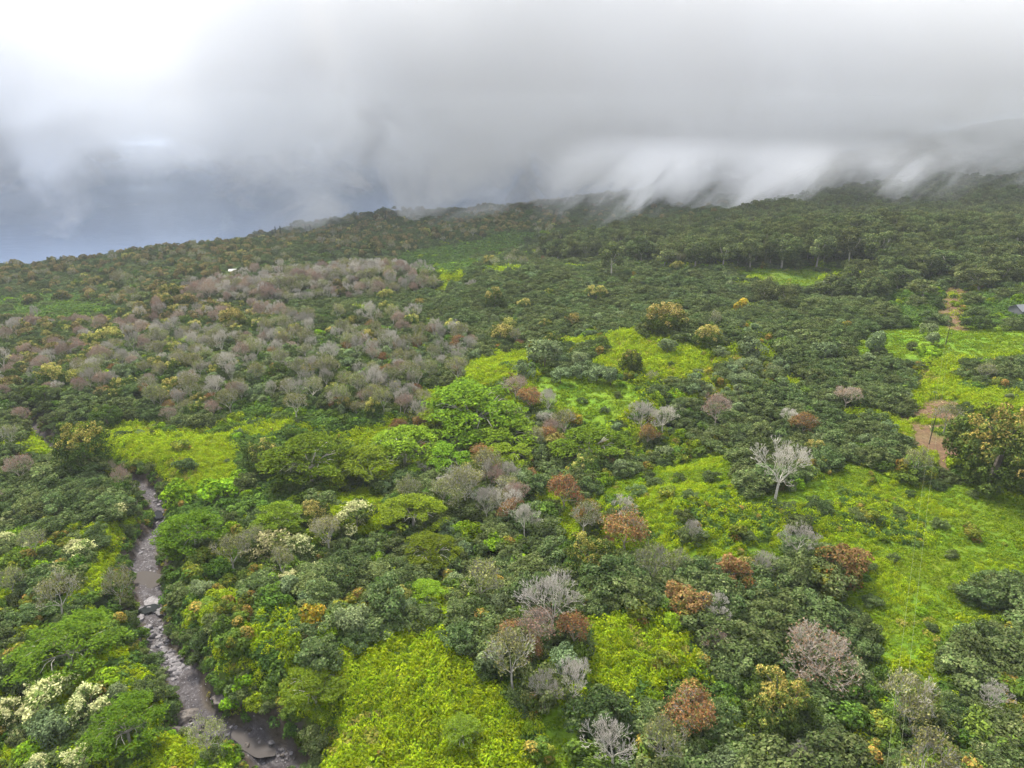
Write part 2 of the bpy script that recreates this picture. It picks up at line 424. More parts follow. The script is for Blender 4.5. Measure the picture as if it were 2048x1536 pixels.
# ------------------------------------------------------------------ what grows where (outlines in pixels of the photograph, laid on the slope)
def inside(poly, px, py):
    r = np.zeros(px.shape, bool); n = len(poly)
    for i in range(n):
        x0, y0 = poly[i]; x1, y1 = poly[(i + 1) % n]
        if y0 == y1: continue
        c = ((y0 > py) != (y1 > py)) & (px < (x1 - x0) * (py - y0) / (y1 - y0) + x0)
        r ^= c
    return r
REG = [
 ('bank', None),
 ('lawn', [(1462, 533), (1520, 532), (1640, 534), (1765, 524), (1765, 545), (1650, 556), (1620, 572), (1560, 572), (1520, 556), (1470, 546)]),
 ('dirt', [(1890, 572), (1948, 578), (1940, 610), (1925, 640), (1945, 664), (1905, 658), (1868, 642), (1870, 615), (1880, 590)]),
 ('dirt', [(1872, 795), (1912, 800), (1930, 850), (1918, 885), (1908, 935), (1890, 960), (1868, 915), (1822, 868), (1815, 848), (1850, 818)]),
 ('meadow', [(1065, 1410), (1165, 1400), (1170, 1480), (1165, 1560), (1080, 1560), (1085, 1480)]),
 ('island', [(1475, 915), (1500, 885), (1545, 880), (1570, 925), (1560, 965), (1500, 990), (1478, 970)]),
 ('island', [(1445, 1190), (1500, 1175), (1560, 1190), (1650, 1205), (1720, 1212), (1740, 1250), (1735, 1300), (1690, 1330), (1560, 1330), (1440, 1330), (1395, 1260), (1400, 1200)]),
 ('island', [(1560, 1085), (1650, 1090), (1680, 1120), (1680, 1165), (1620, 1180), (1560, 1160)]),
 ('island', [(1905, 1175), (1990, 1150), (2100, 1150), (2100, 1210), (1980, 1210)]),
 ('island', [(1890, 1290), (1990, 1250), (2100, 1235), (2100, 1340), (1900, 1350)]),
 ('meadow', [(1500, 985), (1560, 975), (1650, 955), (1690, 975), (1660, 1010), (1530, 1015), (1500, 1010)]),
 ('meadow', [(1180, 745), (1280, 770), (1290, 795), (1245, 830), (1205, 860), (1160, 865), (1150, 830), (1080, 790), (1060, 755), (1110, 742)]),
 ('meadow', [(1730, 655), (1854, 645), (2100, 655), (2100, 705), (1985, 712), (1880, 722), (1780, 716), (1690, 700)]),
 ('lime', [(820, 800), (880, 770), (960, 745), (1040, 735), (1090, 745), (1090, 765), (1010, 765), (930, 785), (880, 812)]),
 ('lime', [(1185, 735), (1219, 664), (1270, 655), (1330, 665), (1400, 690), (1435, 715), (1400, 740), (1349, 750), (1290, 742), (1212, 735)]),
 ('lime', [(930, 725), (1000, 700), (1055, 702), (1075, 720), (1010, 735), (950, 755), (925, 750)]),
 ('dry', [(1350, 735), (1440, 700), (1560, 730), (1640, 760), (1500, 800), (1400, 790), (1300, 760)]),
 ('lime', [(1130, 1020), (1110, 1005), (1060, 1000), (1090, 960), (1050, 930), (1070, 935), (1130, 960), (1170, 1060), (1140, 1090), (1100, 1060)]),
 ('field', [(1185, 1000), (1215, 960), (1290, 935), (1350, 925), (1450, 892), (1480, 890), (1480, 980), (1560, 985), (1650, 960), (1670, 905), (1740, 918), (1790, 948), (1900, 965), (2100, 980), (2100, 1225), (2010, 1225), (1890, 1275), (1870, 1345), (1750, 1340), (1735, 1230), (1660, 1195), (1545, 1172), (1520, 1120), (1420, 1120), (1300, 1120), (1265, 1060), (1200, 1030)]),
 ('lime', [(1170, 1345), (1195, 1290), (1240, 1240), (1290, 1235), (1345, 1255), (1390, 1310), (1370, 1350), (1290, 1370), (1210, 1365)]),
 ('field', [(1850, 1330), (1960, 1340), (1940, 1370), (1850, 1370)]),
 ('lime', [(690, 1310), (740, 1265), (800, 1235), (860, 1240), (900, 1275), (960, 1330), (1000, 1400), (1060, 1490), (1075, 1560), (560, 1560), (620, 1480), (460, 1450), (520, 1390), (600, 1350)]),
 ('lime', [(835, 1165), (870, 1150), (905, 1200), (900, 1240), (850, 1235)]),
 ('lime', [(655, 985), (720, 970), (790, 1000), (770, 1060), (700, 1075), (650, 1040)]),
 ('lime', [(25, 870), (60, 855), (105, 850), (100, 905), (50, 915)]), ('lime', [(130, 845), (190, 835), (210, 860), (130, 860)]),
 ('lime', [(200, 880), (260, 852), (350, 860), (420, 870), (470, 860), (480, 910), (470, 955), (430, 985), (350, 1005), (310, 1010), (270, 970), (190, 935)]),
 ('lime', [(480, 850), (560, 835), (600, 845), (560, 870), (490, 880)]),
 ('lime', [(690, 870), (770, 840), (820, 820), (840, 830), (760, 880), (700, 925)]),
 ('lime', [(205, 1060), (250, 1030), (300, 1045), (298, 1075), (262, 1110), (225, 1120), (190, 1170), (140, 1210), (130, 1180), (180, 1120)]),
 ('lime', [(330, 1490), (400, 1500), (420, 1525), (350, 1530)]),
 ('lime', [(1820, 810), (1815, 760), (1850, 730), (1920, 720), (1930, 780), (1900, 800)]),
 ('fernland', [(470, 870), (560, 850), (640, 870), (700, 895), (700, 935), (640, 980), (650, 1030), (560, 1020), (430, 1060), (330, 1075), (330, 1015), (430, 990), (470, 955)]),
 ('fernland', [(440, 810), (560, 800), (700, 830), (820, 830), (780, 850), (690, 875), (560, 835), (470, 850), (430, 830)]),
 ('fernland', [(790, 515), (870, 500), (980, 478), (1070, 465), (1050, 500), (960, 520), (960, 545), (900, 552), (800, 548)]),
 ('fernland', [(-60, 600), (60, 590), (170, 592), (240, 618), (180, 650), (0, 640)]),
 ('fernland', [(1770, 590), (1870, 560), (1890, 600), (1850, 650), (1770, 640)]), ('fernland', [(1930, 590), (2100, 585), (2100, 640), (1950, 660)]),
 ('grove', [(365, 575), (520, 548), (700, 540), (870, 545), (885, 575), (830, 592), (700, 605), (480, 612), (385, 600)]),
 ('mixed_grove', [(200, 720), (240, 690), (330, 665), (450, 655), (600, 650), (700, 636), (860, 655), (945, 680), (950, 740), (905, 790), (800, 830), (640, 830), (520, 815), (360, 835), (220, 805), (150, 775)]),
 ('mixed_grove', [(830, 940), (900, 930), (1000, 940), (1060, 990), (1085, 1050), (1060, 1085), (950, 1040), (880, 1000)]),
 ('mixed_grove', [(780, 830), (870, 820), (880, 860), (800, 870)]), ('mixed_grove', [(1040, 830), (1100, 800), (1130, 880), (1100, 920), (1050, 900)]),
 ('gumwood', [(1085, 505), (1200, 480), (1290, 458), (1400, 455), (1480, 440), (1560, 420), (1700, 392), (1850, 372), (2150, 370), (2150, 560), (1990, 575), (1900, 568), (1850, 560), (1850, 595), (1740, 605), (1650, 600), (1510, 612), (1495, 585), (1520, 562), (1640, 562), (1765, 545), (1745, 524), (1480, 530), (1300, 528), (1100, 522)]),
 ('far_slope', [(1150, 455), (1400, 455), (1480, 440), (1700, 392), (2150, 370), (2150, 200), (1100, 350)]),
 ('bronze_belt', [(-100, 500), (300, 480), (700, 400), (1100, 370), (1150, 460), (1060, 468), (850, 495), (780, 515), (600, 505), (640, 535), (520, 550), (380, 575), (350, 610), (240, 620), (60, 600), (-100, 610)]),
 ('green_slope', [(500, 480), (800, 440), (850, 495), (780, 515), (800, 548), (640, 540), (600, 515)]),
 ('mango_slope', [(-100, 640), (180, 650), (350, 610), (380, 575), (520, 612), (600, 640), (450, 655), (330, 665), (200, 720), (200, 800), (0, 790), (-100, 790)]),
 ('dark_slope', [(-100, 780), (200, 790), (360, 835), (440, 820), (430, 850), (250, 850), (180, 850), (20, 860), (-100, 880)]),
 ('dark_slope', [(-100, 915), (100, 905), (190, 940), (280, 1010), (250, 1030), (0, 1040), (-100, 1050)]),
 ('left_bush', [(-200, 1030), (250, 1020), (300, 1040), (290, 1200), (340, 1340), (400, 1420), (330, 1490), (340, 1700), (-300, 1700)]),
 ('mid_bush', [(300, 1060), (440, 1060), (560, 1020), (660, 1050), (640, 1110), (560, 1190), (600, 1300), (500, 1390), (440, 1440), (370, 1380), (320, 1280)]),
 ('right_bush', [(1730, 1330), (1850, 1345), (2150, 1360), (2150, 1700), (1600, 1700), (1640, 1500), (1700, 1400)]),
 ('openmix', [(1020, 700), (1500, 640), (1560, 700), (1450, 900), (1300, 920), (1180, 870), (1090, 850), (1020, 770)]),
 ('band', [(450, 600), (880, 580), (1100, 520), (1480, 545), (1860, 610), (1840, 700), (1830, 900), (1470, 890), (1440, 720), (1180, 660), (940, 700), (700, 635), (500, 645)]),
 ('default', None)]
REG_NAMES = sorted({a for a, _ in REG} | {'light_patch', 'field_rough'})
def region_of(x, y, lift=0.0, jitter=9.0):
    """region name index for points on the ground"""
    z = height(x, y)
    px, py, dep = to_pixel(x, y, z + lift)
    px = px + jitter * vnoise(x, y, 11, 61) + .5 * jitter * vnoise(x, y, 4.5, 62); py = py + .6 * jitter * vnoise(x, y, 11, 63) * np.clip(140 / np.maximum(dep, 1), .15, 1)
    out = np.full(x.shape, -1)
    d, hw, run = stream_dist(x, y)
    for nm, poly in REG:
        i = REG_NAMES.index(nm)
        if nm == 'bank': m = d < hw + 3.2
        elif poly is None: m = np.ones(x.shape, bool)
        elif nm == 'dirt': m = inside(poly, px + 16 * vnoise(x, y, 7, 65), py + 8 * vnoise(x, y, 8, 66)) & (dep > 1) & (vnoise(x, y, 3.2, 67) + .6 * vnoise(x, y, 9, 68) > -.62)
        else: m = inside(poly, px, py) & (dep > 1)
        out = np.where((out < 0) & m, i, out)
    patchy = vnoise(x, y, 24, 71) + .5 * vnoise(x, y, 9, 72)
    for nm, lim in (('default', .1), ('openmix', -.1), ('band', .55), ('dark_slope', .8), ('right_bush', .7), ('left_bush', .05), ('mid_bush', .0)):
        out = np.where((out == REG_NAMES.index(nm)) & (patchy > lim), REG_NAMES.index('light_patch'), out)
    out = np.where((out == REG_NAMES.index('light_patch')) & (patchy > .55) & (dep > 105), REG_NAMES.index('lime'), out)
    out = np.where((out == REG_NAMES.index('field')) & (patchy > .42), REG_NAMES.index('field_rough'), out)
    return out

GROUND_COL = {'lawn': (0.085, 0.140, 0.016), 'dirt': (0.125, 0.080, 0.046), 'meadow': (0.105, 0.185, 0.014), 'field': (0.095, 0.155, 0.012), 'lime': (0.075, 0.12, 0.012), 'light_patch': (0.07, 0.11, 0.015),  # lime darkened to paint shadow gaps between clumps; field lowered to paint cloud shade
              'dry': (0.20, 0.21, 0.04), 'fernland': (0.060, 0.100, 0.026), 'field_rough': (0.08, 0.14, 0.02), 'bank': (0.07, 0.058, 0.045)}
THICKET = (0.022, 0.032, 0.012)

# terrain: fine near the camera, coarser far away
na, nr_ = 620, 760
ang = np.radians(np.linspace(-58, 58, na)); rr_ = np.geomspace(30, 5600, nr_)
A_, R_ = np.meshgrid(ang, rr_)
gx, gy = (R_ * np.sin(A_)).ravel(), (R_ * np.cos(A_)).ravel()
gz = height(gx, gy)
reg = region_of(gx, gy, 0.0, 14.0)
col = np.zeros((len(gx), 3))
for i, nm in enumerate(REG_NAMES):
    col[reg == i] = GROUND_COL.get(nm, THICKET)
cg = col.reshape(nr_, na, 3)                                           # soften the edges a little
for _ in range(2):
    cg[1:-1, 1:-1] = (cg[1:-1, 1:-1] * 2 + cg[:-2, 1:-1] + cg[2:, 1:-1] + cg[1:-1, :-2] + cg[1:-1, 2:]) / 6
d_, hw_, run_ = stream_dist(gx, gy)
bed = 1 - smooth(-0.3, 1.0, d_ + 0.9 * vnoise(gx, gy, 3.1, 15) - hw_)
gm, nt, b = node_mat('earth_and_grass', 0.95, 0.08)
n, l = nt.nodes, nt.links
at = n.new('ShaderNodeAttribute'); at.attribute_name = 'cover'
at2 = n.new('ShaderNodeAttribute'); at2.attribute_name = 'bed'
ge = n.new('ShaderNodeNewGeometry')
n1 = n.new('ShaderNodeTexNoise'); n1.inputs['Scale'].default_value = 0.9; n1.inputs['Detail'].default_value = 8; n1.inputs['Roughness'].default_value = 0.7
n2 = n.new('ShaderNodeTexNoise'); n2.inputs['Scale'].default_value = 0.07; n2.inputs['Detail'].default_value = 4
n3 = n.new('ShaderNodeTexNoise'); n3.inputs['Scale'].default_value = 0.55; n3.inputs['Detail'].default_value = 9; n3.inputs['Roughness'].default_value = 0.75; n3.inputs['Distortion'].default_value = 1.2
for q in (n1, n2, n3): l.new(ge.outputs['Position'], q.inputs['Vector'])
r1 = n.new('ShaderNodeMapRange'); r1.inputs[1].default_value = .3; r1.inputs[2].default_value = .7; r1.inputs[3].default_value = 0.55; r1.inputs[4].default_value = 1.35
l.new(n1.outputs['Fac'], r1.inputs[0])
hs = n.new('ShaderNodeHueSaturation'); l.new(at.outputs['Color'], hs.inputs['Color']); l.new(r1.outputs[0], hs.inputs['Value'])
r2 = n.new('ShaderNodeMapRange'); r2.inputs[1].default_value = .3; r2.inputs[2].default_value = .7; r2.inputs[3].default_value = 0.475; r2.inputs[4].default_value = 0.52
l.new(n2.outputs['Fac'], r2.inputs[0]); l.new(r2.outputs[0], hs.inputs['Hue'])
rp = n.new('ShaderNodeValToRGB'); e = rp.color_ramp.elements
e[0].position = .30; e[0].color = (0.028, 0.024, 0.024, 1); e[1].position = .74; e[1].color = (0.15, 0.142, 0.148, 1)
k = e.new(.5); k.color = (0.070, 0.063, 0.066, 1)
l.new(n3.outputs['Fac'], rp.inputs['Fac'])
mx = n.new('ShaderNodeMixRGB'); l.new(at2.outputs['Color'], mx.inputs['Fac']); l.new(hs.outputs[0], mx.inputs['Color1']); l.new(rp.outputs[0], mx.inputs['Color2'])
l.new(mx.outputs[0], b.inputs['Base Color'])
bp = n.new('ShaderNodeBump'); bp.inputs['Strength'].default_value = 0.8; bp.inputs['Distance'].default_value = 0.5
l.new(n1.outputs['Fac'], bp.inputs['Height']); l.new(bp.outputs[0], b.inputs['Normal'])
ground = grid_mesh('hillside_ground', np.stack([gx, gy, gz], 1), nr_, na, gm, {'cover': col * 1.0 if False else cg.reshape(-1, 3), 'bed': np.repeat(bed[:, None], 3, 1)})
tag(ground, kind='structure')
# ------------------------------------------------------------------ materials
def foliage_mat(name, hue=0.02, val=0.25, transl=0.18):
    """leaf colour comes from the mesh's own 'tint'; each plant differs a little from the next"""
    m = bpy.data.materials.new(name)
    m.use_nodes = True
    nt = m.node_tree; n, l = nt.nodes, nt.links
    n.clear()
    out = n.new('ShaderNodeOutputMaterial')
    at = n.new('ShaderNodeAttribute'); at.attribute_name = 'tint'
    inf = n.new('ShaderNodeObjectInfo')
    hs = n.new('ShaderNodeHueSaturation')
    r1 = n.new('ShaderNodeMapRange'); r1.inputs[3].default_value = 0.5 - hue; r1.inputs[4].default_value = 0.5 + hue
    mu = n.new('ShaderNodeMath'); mu.operation = 'MULTIPLY'; mu.inputs[1].default_value = 7.31
    fr = n.new('ShaderNodeMath'); fr.operation = 'FRACT'
    r2 = n.new('ShaderNodeMapRange'); r2.inputs[3].default_value = 1 - val; r2.inputs[4].default_value = 1 + val
    l.new(inf.outputs['Random'], r1.inputs[0]); l.new(inf.outputs['Random'], mu.inputs[0]); l.new(mu.outputs[0], fr.inputs[0]); l.new(fr.outputs[0], r2.inputs[0])
    l.new(r1.outputs[0], hs.inputs['Hue']); l.new(r2.outputs[0], hs.inputs['Value']); l.new(at.outputs['Color'], hs.inputs['Color'])
    d = n.new('ShaderNodeBsdfDiffuse'); t = n.new('ShaderNodeBsdfTranslucent'); mx = n.new('ShaderNodeMixShader')
    mx.inputs[0].default_value = transl
    l.new(hs.outputs[0], d.inputs[0]); l.new(hs.outputs[0], t.inputs[0]); l.new(d.outputs[0], mx.inputs[1]); l.new(t.outputs[0], mx.inputs[2])
    l.new(mx.outputs[0], out.inputs[0])
    return m
M_LEAF = foliage_mat('leaves')
M_GRASS = foliage_mat('ground_leaves', hue=0.012, val=0.20, transl=0.35)

def bark_mat(name, c0, c1, scale=3.0):
    m, nt, b = node_mat(name, 0.95, 0.1)
    n, l = nt.nodes, nt.links
    tc = n.new('ShaderNodeTexCoord'); no = n.new('ShaderNodeTexNoise'); no.inputs['Scale'].default_value = scale; no.inputs['Detail'].default_value = 3
    rp = n.new('ShaderNodeValToRGB'); rp.color_ramp.elements[0].color = (*c0, 1); rp.color_ramp.elements[1].color = (*c1, 1)
    rp.color_ramp.elements[0].position = 0.3; rp.color_ramp.elements[1].position = 0.7
    inf = n.new('ShaderNodeObjectInfo'); hs = n.new('ShaderNodeHueSaturation')
    r2 = n.new('ShaderNodeMapRange'); r2.inputs[3].default_value = 0.7; r2.inputs[4].default_value = 1.2
    l.new(inf.outputs['Random'], r2.inputs[0]); l.new(r2.outputs[0], hs.inputs['Value'])
    l.new(tc.outputs['Object'], no.inputs['Vector']); l.new(no.outputs['Fac'], rp.inputs['Fac']); l.new(rp.outputs[0], hs.inputs['Color']); l.new(hs.outputs[0], b.inputs['Base Color'])
    return m
M_BARK = bark_mat('grey_bark', (0.10, 0.08, 0.06), (0.24, 0.21, 0.18))
M_PALE = bark_mat('bleached_bark', (0.31, 0.285, 0.24), (0.56, 0.525, 0.46))
M_PINK = bark_mat('pinkish_bark', (0.29, 0.24, 0.195), (0.47, 0.415, 0.35))

# ------------------------------------------------------------------ plant meshes
class Leaves:
    """collects leaf faces (small quads) and their colours"""
    def __init__(self, seed):
        self.r = np.random.default_rng(seed)
        self.V, self.C = [], []
    def add(self, P, Nrm, size, col, wobble=0.7, aspect=1.7):
        r = self.r; n = len(P)
        if n == 0: return
        N_ = Nrm + wobble * r.normal(size=(n, 3)); N_ /= np.linalg.norm(N_, axis=1, keepdims=True) + 1e-9
        A = np.cross(N_, r.normal(size=(n, 3))); A /= np.linalg.norm(A, axis=1, keepdims=True) + 1e-9
        B = np.cross(N_, A)
        s = (np.asarray(size) * r.uniform(0.6, 1.35, n))[:, None]
        a, b = A * s * 0.5 * aspect ** 0.5, B * s * 0.5 / aspect ** 0.5
        lift = N_ * s * 0.12
        q = np.stack([P - a, P - b * r.uniform(0.7, 1.2, (n, 1)) + lift, P + a, P + b * r.uniform(0.7, 1.2, (n, 1)) + lift], 1)
        self.V.append(q.reshape(-1, 3)); self.C.append(np.repeat(np.clip(col, 0.002, 0.9), 4, 0))
    def mesh(self, name, mat):
        V, C = np.concatenate(self.V), np.concatenate(self.C)
        n = len(V) // 4
        me = bpy.data.meshes.new(name)
        me.vertices.add(len(V)); me.vertices.foreach_set('co', V.astype(np.float32).ravel())
        me.loops.add(len(V)); me.loops.foreach_set('vertex_index', np.arange(len(V), dtype=np.int32))
        me.polygons.add(n); me.polygons.foreach_set('loop_start', np.arange(0, len(V), 4, dtype=np.int32)); me.polygons.foreach_set('loop_total', np.full(n, 4, np.int32))
        at = me.color_attributes.new('tint', 'FLOAT_COLOR', 'POINT')
        at.data.foreach_set('color', np.concatenate([C, np.ones((len(C), 1))], 1).astype(np.float32).ravel())
        me.materials.append(mat)
        me.update(calc_edges=True)
        return me

def unit(r, n, up=0.0):
    d = r.normal(size=(n, 3)); d[:, 2] += up
    return d / np.linalg.norm(d, axis=1, keepdims=True)

def mixcol(r, n, cols, weights=None, jit=0.18):
    cols = np.array(cols)
    k = r.choice(len(cols), n, p=weights)
    return cols[k] * (1 + jit * r.normal(size=(n, 1)))

def lobes(r, R, H, n, z0=0.35, lr=0.33, flat=1.0):
    """centres and radii of the leaf puffs that make up a domed crown"""
    d = unit(r, n, 0.45)
    k = r.uniform(0.62, 1.0, n)[:, None] * (1 + 0.16 * np.sin(3 * np.arctan2(d[:, 1], d[:, 0]) + r.uniform(0, 6)))[:, None]
    c = d * k * np.array([R, R, H * (1 - z0) * 0.8]) * 0.82
    c[:, 2] = c[:, 2] + H * (z0 + (1 - z0) * 0.25)
    c[:, 2] = np.maximum(c[:, 2], H * z0 * 0.6)
    rad = R * lr * r.uniform(0.65, 1.25, n)
    return c, rad

def leaf_puffs(L, c, rad, per, size, cols, weights=None, center=None, flat=0.8, lobe_jit=0.16, cut=0.86):
    r = L.r
    for i in range(len(c)):
        n = int(per * (rad[i] / rad.mean()) ** 2)
        d = unit(r, n, 0.35)
        sc = np.array([1, 1, flat])
        P = c[i] + d * sc * rad[i] * r.uniform(0.8, 1.12, (n, 1))
        keep = np.ones(n, bool)
        for j in range(len(c)):
            if j != i:
                keep &= (((P - c[j]) / sc) ** 2).sum(1) > (cut * rad[j]) ** 2
        P, d = P[keep], d[keep]
        col = mixcol(r, len(P), cols if not callable(cols) else cols(i), weights) * (1 + lobe_jit * r.normal())
        nrm = d + np.array([0, 0, 0.5])
        L.add(P, nrm, size, col)

def branches(seed, H, R, levels=6, trunk=0.38, forks=4, r0=0.28, spread=0.75, up=0.32, tip=0.028, split=3, lean=0.0, droop=0.0):
    """limbs as a list of (start, end, radius, radius); also the outer twig ends"""
    r = random.Random(seed)
    seg, ends = [], []
    def grow(p, d, ln, rad, lev):
        steps = 2 if lev < 4 else 1
        for _ in range(steps):
            d = (d + Vector((r.gauss(0, .13), r.gauss(0, .13), r.gauss(0, .09)))).normalized()
            q = p + d * ln / steps
            nr = max(rad * (0.80 if steps == 2 else 0.62), tip)
            seg.append((p, q, rad, nr)); p, rad = q, nr
        if lev >= levels:
            ends.append(p); return
        k = split if r.random() < 0.6 else split - 1
        ph = r.uniform(0, 6.28)
        for i in range(k):
            a = ph + i * 6.28 / k + r.uniform(-.5, .5)
            s = spread * r.uniform(0.55, 1.15)
            side = Vector((math.cos(a), math.sin(a), 0))
            side = (side - d * side.dot(d)).normalized() if abs(side.dot(d)) < .98 else side
            nd = (d + side * s + Vector((0, 0, up - droop * lev))).normalized()
            grow(p, nd, ln * r.uniform(0.62, 0.86), max(rad * 0.62, tip), lev + 1)
    p, d, rad = Vector((0, 0, -0.6)), Vector((lean, 0, 1)).normalized(), r0
    n = 3
    for i in range(n):
        d = (d + Vector((r.gauss(0, .06), r.gauss(0, .06), 0.1))).normalized()
        q = p + d * (H * trunk + .6) / n
        seg.append((p, q, rad, rad * 0.88)); p, rad = q, rad * 0.88
    ph = r.uniform(0, 6.28)
    for i in range(forks):
        a = ph + i * 6.28 / forks + r.uniform(-.35, .35)
        s = r.uniform(0.45, 1.1)
        grow(p, Vector((math.cos(a) * s, math.sin(a) * s, 1.0)).normalized(), H * 0.22, rad * 0.62, 1)
    mx = max(max(abs(e.x), abs(e.y)) for e in ends); mz = max(e.z for e in ends)
    sx, sz = R / mx, H / mz
    base = H * trunk
    def fit(v):
        t = min(max((v.z) / base, 0), 1)
        return Vector((v.x * (1 + (sx - 1) * t), v.y * (1 + (sx - 1) * t), v.z * sz))
    return [(fit(a), fit(b), c, e) for a, b, c, e in seg], [fit(e) for e in ends]

def tubes_mesh(name, seg, mat, extra=None):
    V, F = [], []
    for a, b, ra, rb in seg:
        d = (b - a)
        if d.length < 1e-4: continue
        d.normalize()
        s = d.orthogonal().normalized(); t = d.cross(s)
        k = 6 if ra > 0.12 else 3
        i0 = len(V)
        for c, rr_ in ((a, ra), (b, rb)):
            for j in range(k):
                w = 6.2832 * j / k
                V.append(c + (s * math.cos(w) + t * math.sin(w)) * rr_)
        for j in range(k):
            F.append((i0 + j, i0 + (j + 1) % k, i0 + k + (j + 1) % k, i0 + k + j))
    me = bpy.data.meshes.new(name)
    me.from_pydata(V, [], F)
    me.materials.append(mat)
    me.update()
    return me

def trunk_only(seed, H, r0, mat, n=5, reach=3.0, zfork=0.45, tilt=0.35):
    r = random.Random(seed)
    seg = []
    p = Vector((0, 0, -0.6)); rad = r0
    for i in range(3):
        q = p + Vector((r.gauss(0, .12), r.gauss(0, .12), H * zfork / 3 + .2)); seg.append((p, q, rad, rad * .86)); p, rad = q, rad * .86
    for i in range(n):
        a = 6.28 * i / n + r.uniform(-.4, .4)
        d = Vector((math.cos(a) * tilt * reach, math.sin(a) * tilt * reach, H * 0.2))
        q = p + d; seg.append((p, q, rad * .55, rad * .4))
        for k in range(2):
            e = Vector((math.cos(a + r.uniform(-.8, .8)) * reach * .5, math.sin(a + r.uniform(-.8, .8)) * reach * .5, H * 0.15)); seg.append((q, q + e, rad * .38, rad * .18))
    return seg

PROTO = {}          # species -> list of (trunk mesh or None, crown mesh or None, crown radius, height)
def proto(species, trunk, crown, R, H):
    PROTO.setdefault(species, []).append((trunk, crown, R, H))

G_KOA = [(0.080, 0.116, 0.036), (0.104, 0.140, 0.048), (0.058, 0.088, 0.026), (0.142, 0.170, 0.066)]
for s in range(7):                                                     # grey-green fine-leaved evergreen, wide and low
    L = Leaves(100 + s); R, H = 4.0, 4.6 + s * .3
    c, rad = lobes(L.r, R, H, 30, z0=0.30, lr=0.25)
    c[:, 0] *= L.r.uniform(.85, 1.3); c[:, :2] += L.r.normal(0, .35, (len(c), 2)); c[:, 2] += L.r.normal(0, .28, len(c))
    leaf_puffs(L, c, rad, 120, 0.36, G_KOA, [.35, .3, .2, .15], flat=0.7)
    for k in range(26):                                                # sprays that stick out of the crown
        i = int(L.r.integers(len(c))); d = unit(L.r, 1, .9)[0]; n = 9
        P = c[i] + d * (rad[i] * 1.0 + L.r.uniform(0, .75, (n, 1))) + L.r.normal(0, .09, (n, 3))
        L.add(P, np.tile(d, (n, 1)), .26, mixcol(L.r, n, G_KOA))
    proto('evergreen_tree', None, L.mesh('evergreen_crown', M_LEAF), R, H)
for s in range(3):                                                     # plain green broadleaf
    L = Leaves(130 + s); R, H = 3.2, 4.2
    c, rad = lobes(L.r, R, H, 15, z0=0.25, lr=0.34)
    leaf_puffs(L, c, rad, 110, 0.46, [(0.088, 0.145, 0.022), (0.12, 0.185, 0.03), (0.060, 0.105, 0.02)], [.4, .3, .3], flat=0.8)
    proto('green_shrub', None, L.mesh('green_shrub', M_LEAF), R, H)
for s in range(3):                                                     # bright lime broadleaf
    L = Leaves(140 + s); R, H = 2.8, 3.2
    c, rad = lobes(L.r, R, H, 13, z0=0.2, lr=0.36)
    leaf_puffs(L, c, rad, 110, 0.44, [(0.18, 0.28, 0.015), (0.23, 0.32, 0.018), (0.13, 0.22, 0.016)], [.4, .3, .3], flat=0.75)
    proto('bright_green_shrub', None, L.mesh('bright_green_shrub', M_LEAF), R, H)
for s in range(3):                                                     # mixed olive, yellow and orange leaves
    L = Leaves(150 + s); R, H = 2.6, 3.4
    c, rad = lobes(L.r, R, H, 13, z0=0.22, lr=0.34)
    opts = [[(0.16, 0.20, 0.025), (0.11, 0.16, 0.02)], [(0.24, 0.24, 0.03), (0.14, 0.18, 0.03)], [(0.26, 0.17, 0.04), (0.13, 0.14, 0.03)], [(0.10, 0.15, 0.025), (0.14, 0.19, 0.03)]]
    leaf_puffs(L, c, rad, 100, 0.42, lambda i, o=opts: o[(i * 7 + s) % 4], [.5, .5], flat=0.8)
    proto('olive_shrub', None, L.mesh('olive_shrub', M_LEAF), R, H)
for s in range(2):                                                     # golden shrub
    L = Leaves(160 + s); R, H = 2.4, 3.2
    c, rad = lobes(L.r, R, H, 12, z0=0.25, lr=0.34)
    leaf_puffs(L, c, rad, 100, 0.40, [(0.42, 0.32, 0.03), (0.30, 0.28, 0.03), (0.20, 0.24, 0.03)], [.4, .3, .3])
    proto('golden_shrub', None, L.mesh('golden_shrub', M_LEAF), R, H)
for s in range(3):                                                     # silvery olive tree with feathery rounded top
    L = Leaves(170 + s); R, H = 3.4, 5.2
    c, rad = lobes(L.r, R, H, 15, z0=0.40, lr=0.30)
    leaf_puffs(L, c, rad, 120, 0.36, [(0.15, 0.20, 0.085), (0.19, 0.24, 0.11), (0.10, 0.14, 0.06)], [.4, .3, .3], cut=0.6)
    proto('silvery_tree', tubes_mesh('trunk', trunk_only(170 + s, H, .16, M_BARK, reach=1.6), M_BARK), L.mesh('crown', M_LEAF), R, H)
for s in range(4):                                                     # mango: dense dome, new golden leaves in clumps on top
    L = Leaves(200 + s); R, H = 6.0, 9.5
    c, rad = lobes(L.r, R, H, 120, z0=0.16, lr=0.15)
    th = [0.74, 0.84, 0.66, 1.2][s]
    def mc(i, c=c, th=th, L=L):
        hgt = (c[i][2] / H) + 0.13 * L.r.normal()
        if hgt > th: return [(0.50, 0.43, 0.13), (0.36, 0.32, 0.08), (0.12, 0.17, 0.03)]
        if hgt > th - .1: return [(0.25, 0.25, 0.06), (0.12, 0.165, 0.03), (0.075, 0.12, 0.024)]
        return [(0.050, 0.085, 0.018), (0.070, 0.115, 0.022), (0.10, 0.15, 0.03)]
    leaf_puffs(L, c, rad, 105, 0.32, mc, [.36, .34, .3], flat=0.9)
    proto('mango_tree', tubes_mesh('trunk', trunk_only(200 + s, H, .45, M_BARK), M_BARK), L.mesh('crown', M_LEAF), R, H)
